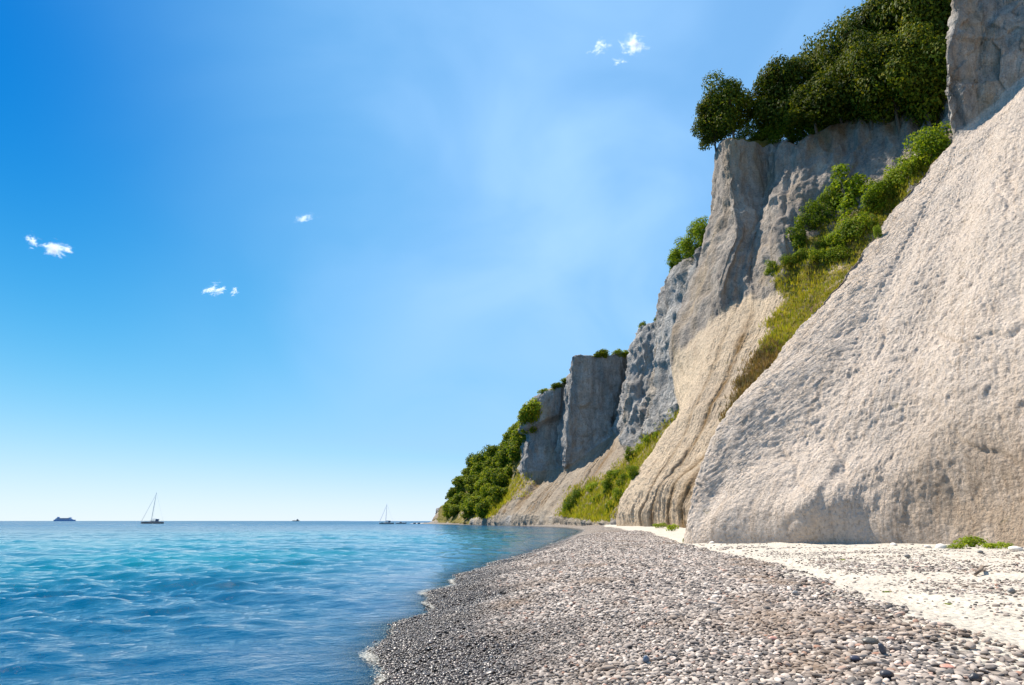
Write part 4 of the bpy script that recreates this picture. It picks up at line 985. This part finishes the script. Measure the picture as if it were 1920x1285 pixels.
def named(nm, ty):
    q = gt.nodes.new('GeometryNodeInputNamedAttribute'); q.data_type = ty; q.inputs['Name'].default_value = nm; return q.outputs['Attribute']
e2r = gt.nodes.new('FunctionNodeEulerToRotation')
gt.links.new(gi.outputs[0], iop.inputs['Points']); gt.links.new(ci.outputs[0], iop.inputs['Instance'])
gt.links.new(named('peb_idx', 'INT'), iop.inputs['Instance Index']); gt.links.new(named('peb_rot', 'FLOAT_VECTOR'), e2r.inputs[0])
gt.links.new(e2r.outputs[0], iop.inputs['Rotation']); gt.links.new(named('peb_scale', 'FLOAT_VECTOR'), iop.inputs['Scale']); gt.links.new(iop.outputs[0], go.inputs[0])
md = pebbles.modifiers.new('scatter', 'NODES'); md.node_group = gt
print('PEBBLES', n)

# a few stones that stand out, and driftwood
def odd_stone(px, py, w_px, h_px, col, label, rough=0.45, rz=0.0, tilt=0.0, name='stone'):
    p = hit_ground(px, py); d = (Vector(p) - CAMP).length; k = d / FPX / math.sqrt(1 + ((px - 960) / FPX) ** 2 + ((py - 642) / FPX) ** 2) * 1.12
    me = pebble_mesh(int(px * 7 + py), 3); me.materials.clear(); me.materials.append(plain('stone_' + str(int(px)), col, rough, 0.2, 8))
    o = link(name, me); o.location = p + Vector((0, 0, h_px * k * 0.42 + 0.012)); o.scale = (w_px * k, w_px * k * 0.7, h_px * k); o.rotation_euler = (0.1, tilt, rz)
    return tag(o, label, 'stone')
odd_stone(1657, 1232, 11, 21, (0.055, 0.065, 0.085), 'upright dark blue grey stone among the pale pebbles', tilt=-0.35)
odd_stone(1634, 1213, 26, 13, (0.10, 0.09, 0.075), 'flat dark brown stone beside the upright blue stone')
odd_stone(1665, 1276, 22, 14, (0.035, 0.035, 0.042), 'black angular stone near the bottom edge')
odd_stone(1832, 1284, 20, 15, (0.03, 0.03, 0.035), 'black stone at the lower right corner')
odd_stone(1212, 1246, 11, 12, (0.10, 0.14, 0.20), 'round slate blue pebble in the middle foreground')
odd_stone(1450, 1203, 15, 6, (0.55, 0.27, 0.20), 'pink flat pebble on the grey shingle')
odd_stone(1778, 1258, 24, 7, (0.52, 0.26, 0.19), 'pinkish red flat stone at the lower right')
odd_stone(1605, 1243, 18, 9, (0.05, 0.05, 0.075), 'dark purple stone below the upright blue stone')
odd_stone(1898, 1115, 12, 9, (0.17, 0.16, 0.15), 'grey stone lying alone on the chalk at the right edge')
odd_stone(1840, 1042, 9, 5, (0.16, 0.15, 0.14), 'small dark stone on the chalk below the leafy plant')
odd_stone(1702, 1045, 10, 6, (0.17, 0.16, 0.15), 'small dark stone on the smooth chalk near the cliff')
odd_stone(1492, 1118, 11, 8, (0.30, 0.28, 0.26), 'pale grey cobble on the shingle edge')
mb = MB(); a = hit_ground(1829, 1081); b = hit_ground(1853, 1070)
a = Vector(a) + Vector((0, 0, 0.03)); b = Vector(b) + Vector((0, 0, 0.07)); m1 = a.lerp(b, 0.35) + Vector((0.03, 0, 0.035)); m2 = a.lerp(b, 0.7) + Vector((-0.02, 0, 0.03))
mb.tube([a, m1, m2, b], [0.022, 0.03, 0.027, 0.014], 7); mb.tube([m1, m1 + Vector((-0.11, 0.05, 0.06))], [0.016, 0.007], 5)
tag(mb.build('driftwood_branch', plain('driftwood', (0.20, 0.15, 0.11), 0.85, 0.3, 20), None, True), 'thin brown driftwood branch lying on the chalk beach', 'driftwood')

# fallen chalk lumps along the cliff foot
crg = random.Random(9)
M['lump'] = plain('chalk_lump', (0.66, 0.60, 0.52), 0.95, 0.15, 6)
LUMP = []
for i in range(4):
    me = pebble_mesh(300 + i); me.materials.clear(); me.materials.append(M['lump']); LUMP.append(me)
for px in [1335, 1352, 1395, 1440, 1455, 1472, 1488, 1502, 1517, 1530, 1548, 1588, 1600, 1612, 1648, 1675, 1740, 1765, 1905]:
    py = np.interp(px, [1283, 1420, 1560, 1640, 1780, 1920], [1019, 1012, 1014, 1017, 1025, 1033]) + crg.uniform(0, 5)
    p = hit_ground(px, py); s = crg.uniform(0.10, 0.30) * (1.5 if 1430 < px < 1555 else 1)
    o = link('chalk_lump', crg.choice(LUMP)); o.location = p + Vector((0, 0, s * 0.1)); o.scale = (s * 1.3, s, s * 0.7); o.rotation_euler = (crg.uniform(-.3, .3), crg.uniform(-.3, .3), crg.uniform(0, 6))
    tag(o, 'pale chalk lump fallen at the foot of the near buttress', 'rock', 'chalk lumps along the cliff foot')

# swash line: foam flecks and painted glints of the wet stones at the waterline
def foam():
    yy = np.geomspace(3.0, 90, 700); wob = 0.16 * np.sin(yy * 1.35 + 0.6 * np.sin(yy * 0.5)) + 0.08 * np.sin(yy * 3.1 + 1.0)
    x0 = x_water(yy) + wob * np.exp(-((yy - 8) / 30) ** 2) + 0.05 * perlin(yy * 2.2, 0.5, 0.5)
    wd = np.clip(0.20 + 0.34 * fbm(yy * 0.55, 1.5, 0.5, 3), 0.02, 0.5)
    u = np.linspace(0, 1, 7); Xf = x0[:, None] + 0.07 - wd[:, None] * u[None]; Yf_ = yy[:, None] + 0 * Xf
    Zf = np.maximum(ground_z(Xf, Yf_), 0.0) + 0.022
    me = mesh_np('foam_glints', np.stack([Xf, Yf_, Zf], -1).reshape(-1, 3), grid_faces(len(yy), 7))
    attr(me, 'edge', (np.sin(np.pi * u)[None] * np.ones_like(Xf)))
    t = NT('foam'); p = t.pos(); n_ = t.math('ADD', t.noise(p, 38.0, 3, 0.6), t.math('MULTIPLY', t.noise(p, 1.6, 3), 0.6))
    a_ = t.rng(t.math('ADD', n_, t.math('MULTIPLY', t.attr('edge'), 0.25)), 0.99, 1.15, 0, 0.65)
    tr = t.new('BsdfTransparent'); ms = t.new('MixShader'); t.put(ms.inputs[0], a_); t.put(ms.inputs[1], tr.outputs[0]); t.put(ms.inputs[2], t.bsdf(Base_Color=(0.50, 0.48, 0.42), Roughness=0.8))
    tag(link('foam_glints', me, t.done(ms.outputs[0])), 'thin broken line of foam and painted pebble glints along the waterline', 'foam', kind='stuff')
foam()

# ------------------------------------------------------------------ boats
M['white_paint'] = plain('white_paint', (0.75, 0.75, 0.73), 0.4, 0.05); M['dark_hull'] = plain('dark_hull', (0.30, 0.22, 0.19), 0.4, 0.15)
M['alu'] = plain('mast_metal', (0.42, 0.43, 0.45), 0.4, 0.05); M['teak'] = plain('teak', (0.36, 0.24, 0.15), 0.6, 0.2); M['sailcloth'] = plain('sailcloth', (0.72, 0.72, 0.70), 0.8, 0.05)
M['cover'] = plain('sail_cover', (0.05, 0.07, 0.13), 0.8, 0.1); M['glass'] = plain('dark_glass', (0.02, 0.025, 0.03), 0.1, 0.05)
M['grey_hull'] = plain('grey_hull', (0.40, 0.40, 0.39), 0.5, 0.1); M['ferry_haze_blue'] = plain('ferry_haze_blue', (0.14, 0.26, 0.48), 0.6, 0.06); M['ferry_haze_pale'] = plain('ferry_haze_pale_blue', (0.26, 0.38, 0.58), 0.6, 0.06)  # ferry blues: distance haze put into the paint colour
def hull(mb, L, B, D, sheer=0.12, stern=0.75):
    """hull along -x (bow) .. +x (stern), waterline at z=0"""
    rings = []
    for i in range(15):
        f = i / 14.0; x = (f - 0.5) * L
        w = B / 2 * (math.sin(min(1, f * 1.35) * math.pi / 2) ** 0.75) * (1 if f < 0.7 else 1 - (1 - stern) * (f - 0.7) / 0.3)
        w = max(w, 0.02); top = D * (1 + sheer * (abs(f - 0.62) * 1.6) ** 2); keel = -0.35 * D * math.sin(math.pi * min(1, f * 0.9 + 0.1)) - 0.05
        rings.append([(x - (0.06 * L * (1 - f) ** 3), s * w * q, z) for s, q, z in ((-1, 1, top), (-1, 0.92, top * 0.4), (-1, 0.55, keel * 0.6), (1, 0.05, keel), (1, 0.55, keel * 0.6), (1, 0.92, top * 0.4), (1, 1, top))])
    return mb.loft(rings)
def sailboat(pos, rz, L, mast, hullmat, label, group):
    o = empty('sailing_boat', pos, rz); B = L * 0.29; D = L * 0.095
    mb = MB(); hull(mb, L, B, D); mb.build('hull', hullmat, o, True)
    mb = MB(); mb.box((0.0, 0, D * 1.02), (L * 0.8, B * 0.72, D * 0.12)); mb.build('deck', M['teak'], o)
    mb = MB(); rings = []
    for x, h, w in ((-0.16, 0.02, 0.4), (-0.12, 0.55, 0.5), (0.10, 0.7, 0.56), (0.14, 0.05, 0.56)):
        rings.append([(x * L, -w * B / 2, D), (x * L, -w * B / 2 * 0.8, D + h * D), (x * L, w * B / 2 * 0.8, D + h * D), (x * L, w * B / 2, D)])
    mb.loft(rings); cab = mb.build('cabin', M['white_paint'], o)
    for s in (-1, 1):
        mb = MB(); mb.box((0.0, s * B * 0.262, D * 1.38), (L * 0.16, 0.05, D * 0.2)); mb.build('window', M['glass'], cab)
    mb = MB(); mb.tube([(-0.08 * L, 0, D), (-0.08 * L, 0, mast * 0.6), (-0.075 * L, 0, mast)], [0.011 * L, 0.010 * L, 0.007 * L], 8); ms = mb.build('mast', M['alu'], o)
    mb = MB(); mb.tube([(-0.08 * L, -B * 0.2, mast * 0.52), (-0.08 * L, B * 0.2, mast * 0.52)], 0.04, 5); mb.build('spreader', M['alu'], ms)
    mb = MB(); mb.tube([(-0.07 * L, 0, D * 2.2), (0.30 * L, 0, D * 2.25)], 0.08, 6); bo = mb.build('boom', M['alu'], o)
    mb = MB(); mb.tube([(-0.06 * L, 0, D * 2.42), (0.1 * L, 0, D * 2.45), (0.29 * L, 0, D * 2.38)], [0.22, 0.19, 0.10], 7); mb.build('furled_mainsail', M['sailcloth'], bo)
    mb = MB(); mb.tube([(-0.54 * L, 0, D * 1.3), (-0.08 * L, 0, mast * 0.94)], [0.085, 0.05], 6); mb.build('furled_foresail', M['alu'], o)
    for nm, a, b in (('backstay', (0.49 * L, 0, D * 1.1), (-0.075 * L, 0, mast)), ('shroud', (-0.06 * L, B * 0.46, D), (-0.078 * L, 0, mast * 0.95)), ('shroud', (-0.06 * L, -B * 0.46, D), (-0.078 * L, 0, mast * 0.95))):
        mb = MB(); mb.tube([a, b], 0.018, 4); mb.build(nm, M['alu'], o)
    mb = MB()
    for s in (-1, 1):
        pts_ = [((f - 0.5) * L, s * B * 0.43 * min(1, f * 2.2), D * 1.1) for f in (0.1, 0.3, 0.5, 0.7, 0.95)]
        for p in pts_: mb.tube([p, (p[0], p[1], p[2] + 0.6)], 0.02, 4)
        mb.tube([(p[0], p[1], p[2] + 0.6) for p in pts_], 0.018, 4)
    mb.build('guard_rail', M['alu'], o)
    mb = MB(); mb.loft([[(0.13 * L, -B * 0.3, D * 1.1), (0.15 * L, -B * 0.25, D * 2.3), (0.15 * L, B * 0.25, D * 2.3), (0.13 * L, B * 0.3, D * 1.1)], [(0.24 * L, -B * 0.3, D * 1.1), (0.24 * L, -B * 0.25, D * 2.2), (0.24 * L, B * 0.25, D * 2.2), (0.24 * L, B * 0.3, D * 1.1)]])
    mb.build('spray_hood', M['cover'], o)
    return tag(o, label, 'sailing boat', group)
p = un(286, 982, 332); sailboat((p[0], 332, 0.0), math.radians(8), 10.9, 16.8, M['dark_hull'], 'dark hulled sailing boat with tall bare mast, larger one at the left', 'anchored sailing boats')
p = un(725, 983, 290); sailboat((p[0], 290, 0.0), math.radians(-6), 6.8, 9.4, M['grey_hull'], 'small grey sailing boat with thin bare mast near the headland', 'anchored sailing boats')
# low motor boat
p = un(752, 982.5, 310); o = empty('motor_boat', (p[0], 310, 0), math.radians(5))
mb = MB(); hull(mb, 5.0, 1.9, 0.6, stern=0.9); mb.build('hull', M['grey_hull'], o, True)
mb = MB(); mb.loft([[(-0.9, -0.6, 0.6), (-0.5, -0.5, 1.05), (-0.5, 0.5, 1.05), (-0.9, 0.6, 0.6)], [(0.4, -0.6, 0.6), (0.3, -0.5, 1.0), (0.3, 0.5, 1.0), (0.4, 0.6, 0.6)]]); mb.build('windscreen', M['glass'], o)
mb = MB(); mb.box((1.3, 0, 0.68), (0.9, 1.2, 0.18)); mb.build('seat', M['white_paint'], o)
mb = MB(); mb.box((2.55, 0, 0.6), (0.32, 0.36, 0.62)); mb.build('outboard_motor', M['dark_hull'], o)
tag(o, 'low grey motor boat right of the small sailing boat', 'motor boat')
# ferry on the horizon
Yf = 5200.0; p = un(121, 977, Yf); o = empty('ferry', (p[0], Yf, 0), math.radians(4))
mb = MB(); rings = []
for f in np.linspace(0, 1, 13):
    x = (f - 0.5) * 172; w = 12.5 * (math.sin(min(1, (1 - f) * 3.2) * math.pi / 2) ** 0.7) * (0.8 + 0.2 * min(1, f * 6)) + 0.1
    rings.append([(x + (6 * f ** 4), s * w, z) for s, z in ((-1, 12.0), (-1, -2), (1, -2), (1, 12.0))])
mb.loft(rings); mb.build('hull', M['ferry_haze_blue'], o)
mb = MB()
for i, (x0, x1, h) in enumerate(((-76, 62, 5), (-72, 52, 4.5), (-70, 46, 4.5))): mb.box(((x0 + x1) / 2, 0, 12 + sum((5, 4.5, 4.5)[:i]) + h / 2), (x1 - x0, 23 - 1.2 * i, h - 0.3))
sup = mb.build('superstructure', M['ferry_haze_pale'], o)
for z in (15, 19.5, 24):
    for s in (-1, 1):
        mb = MB(); mb.box((-10, s * 11.6, z), (96, 0.3, 1.2)); mb.build('window_band', M['glass'], sup)
mb = MB(); mb.box((42, 0, 28), (14, 24, 4)); mb.build('bridge', M['ferry_haze_pale'], o)
for s in (-1, 1):
    mb = MB(); mb.loft([[(-62, s * 7 - 2, 26), (-50, s * 7 - 2, 26), (-50, s * 7 + 2, 26), (-62, s * 7 + 2, 26)], [(-63, s * 7 - 1.6, 35), (-54, s * 7 - 1.6, 35), (-54, s * 7 + 1.6, 35), (-63, s * 7 + 1.6, 35)]]); mb.build('funnel', M['ferry_haze_blue'], o)
mb = MB(); mb.tube([(44, 0, 30), (42, 0, 38)], [0.8, 0.4], 6); mb.build('mast', M['ferry_haze_blue'], o); mb = MB(); mb.tube([(-64, 0, 30), (-64, 0, 37)], [0.6, 0.3], 6); mb.build('mast', M['ferry_haze_blue'], o)
tag(o, 'ferry with a blue grey haze tint on the horizon at far left', 'ferry')
# small ship on the horizon
Ys = 3200.0; p = un(555, 977, Ys); o = empty('coaster_ship', (p[0], Ys, 0), math.radians(-3))
mb = MB(); hull(mb, 36, 8, 4.2, stern=0.9); mb.build('hull', M['dark_hull'], o, True)
mb = MB(); mb.box((8, 0, 6.2), (9, 6, 4.4)); mb.box((7, 0, 9.6), (6, 5, 2.4)); wh = mb.build('wheelhouse', M['dark_hull'], o)
mb = MB(); mb.box((4.0, 0, 9.8), (0.2, 4.4, 1.0)); mb.build('window', M['glass'], wh)
mb = MB(); mb.tube([(7, 0, 10), (7, 0, 14)], 0.25, 5); mb.build('mast', M['alu'], o); mb = MB(); mb.tube([(-8, 0, 4), (-8, 0, 10)], 0.25, 5); mb.build('mast', M['alu'], o)
tag(o, 'tiny dark ship on the horizon between the two sailing boats', 'ship')

# low shingle spit off the headland and a far coast with haze painted into its colour
def mound(name, x0, x1, y, w, h, mat, seed):
    nx, ny = 60, 12; u = np.linspace(0, 1, nx); v = np.linspace(-1, 1, ny); U, Vv = np.meshgrid(u, v, indexing='ij')
    Xm = x0 + (x1 - x0) * U; Ym = y + Vv * w
    Zm = h * (1 - Vv ** 2) * np.sin(np.pi * np.clip(U, 0.01, 1)) ** 0.5 * (0.75 + 0.5 * perlin(U * 9 + seed, Vv, 0.5)) - 0.05 * h
    return link(name, mesh_np(name, np.stack([Xm, Ym, Zm], -1).reshape(-1, 3), grid_faces(nx, ny)), mat)
a = un(768, 980, 322)[0]; b = un(815, 980, 322)[0]
tag(mound('shingle_spit', a, b, 322, 2.5, 0.55, plain('spit_shingle', (0.34, 0.32, 0.29), 0.9, 0.25, 1.5), 2), 'low shingle spit off the headland tip', 'spit', kind='structure')
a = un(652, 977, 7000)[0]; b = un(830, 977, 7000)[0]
tag(mound('far_coast', a, b, 7000, 120, 9, plain('far_land_hazed', (0.32, 0.36, 0.40), 0.9, 0.1, 0.01), 5), 'faint low coast on the horizon left of the headland', 'coast', kind='structure')
for px in (778, 786, 797, 806):
    p = un(px, 981, 320); me = pebble_mesh(px); me.materials.clear(); me.materials.append(plain('shore_rock_' + str(px), (0.12, 0.11, 0.10), 0.8))
    o = link('shore_rock', me); o.location = (p[0], 319.0, 0.25); o.scale = (1.6, 1.1, 0.9)
    tag(o, 'small dark rock on the spit off the headland tip', 'rock', 'rocks on the spit')

# ------------------------------------------------------------------ small fair-weather clouds
def cloud_material(name, density, seed, scale):
    t = NT(name); tc = t.new('TexCoord').outputs['Object']
    ln = t.new('VectorMath', operation='LENGTH'); t.put(ln.inputs[0], tc)
    mv = t.new('VectorMath', operation='ADD'); t.put(mv.inputs[0], tc); mv.inputs[1].default_value = (seed * 3.1, seed * 1.7, seed)
    nz_ = t.noise(mv.outputs[0], scale, 8, 0.72, 0.5)
    d = t.math('SUBTRACT', t.math('ADD', nz_, t.rng(ln.outputs['Value'], 0, 1.0, 0.14, -0.22)), 0.55)
    dens = t.math('MULTIPLY', t.math('MAXIMUM', d, 0.0), density)
    pv = t.new('VolumePrincipled'); pv.inputs['Color'].default_value = (0.98, 0.98, 1, 1); t.put(pv.inputs['Density'], dens); pv.inputs['Anisotropy'].default_value = 0.35
    t.t.links.new(pv.outputs[0], t.out.inputs['Volume']); t.m.cycles.volume_step_rate = 0.6
    return t.m
def cloud(px, py, w_px, h_px, Y, label, seed, dens=9.0, roll=0.0):
    p = un(px, py, Y); k = np.linalg.norm(p) / FPX / math.sqrt(1 + ((px - 960) / FPX) ** 2 + ((py - 642) / FPX) ** 2)
    bm = bmesh.new(); bmesh.ops.create_icosphere(bm, subdivisions=3, radius=1.0); me = bpy.data.meshes.new('cloud'); bm.to_mesh(me); bm.free()
    w, h = w_px * k / 2 * 2.0, h_px * k / 2 * 2.1
    o = link('cloud', me, cloud_material('cloud_%d' % seed, 2.4 * dens / w, seed, 2.4)); o.location = p; o.scale = (w, w * 0.6, h); o.rotation_euler = (0, roll, 0)
    return tag(o, label, 'cloud', 'small clouds')
cloud(1190, 84, 54, 46, 2600, 'bright white puff of cloud above the clifftop wood', 1, 26)
cloud(1124, 88, 44, 24, 2600, 'thin wisp of cloud left of the bright white puff', 2, 14, -0.5)
cloud(1162, 115, 30, 12, 2600, 'tiny wisp of cloud under the bright white puff', 3, 14)
cloud(106, 467, 58, 30, 3200, 'small ragged white cloud at the left edge', 4, 24)
cloud(62, 452, 34, 22, 3200, 'faint wisp beside the ragged cloud at the left edge', 5, 14, 0.6)
cloud(402, 545, 46, 24, 3400, 'small white cloud low over the sea', 6, 24, -0.15)
cloud(440, 548, 18, 20, 3400, 'tiny wisp right of the small white cloud over the sea', 7, 16)
cloud(573, 409, 44, 14, 3000, 'thin streak of cloud in the middle of the sky', 8, 15, -0.3)
cloud(1645, 16, 18, 20, 2400, 'tiny puff of cloud above the skyline trees', 9, 16)
cloud(1598, 44, 24, 12, 2400, 'faint wisp of cloud just above the wood', 10, 10)
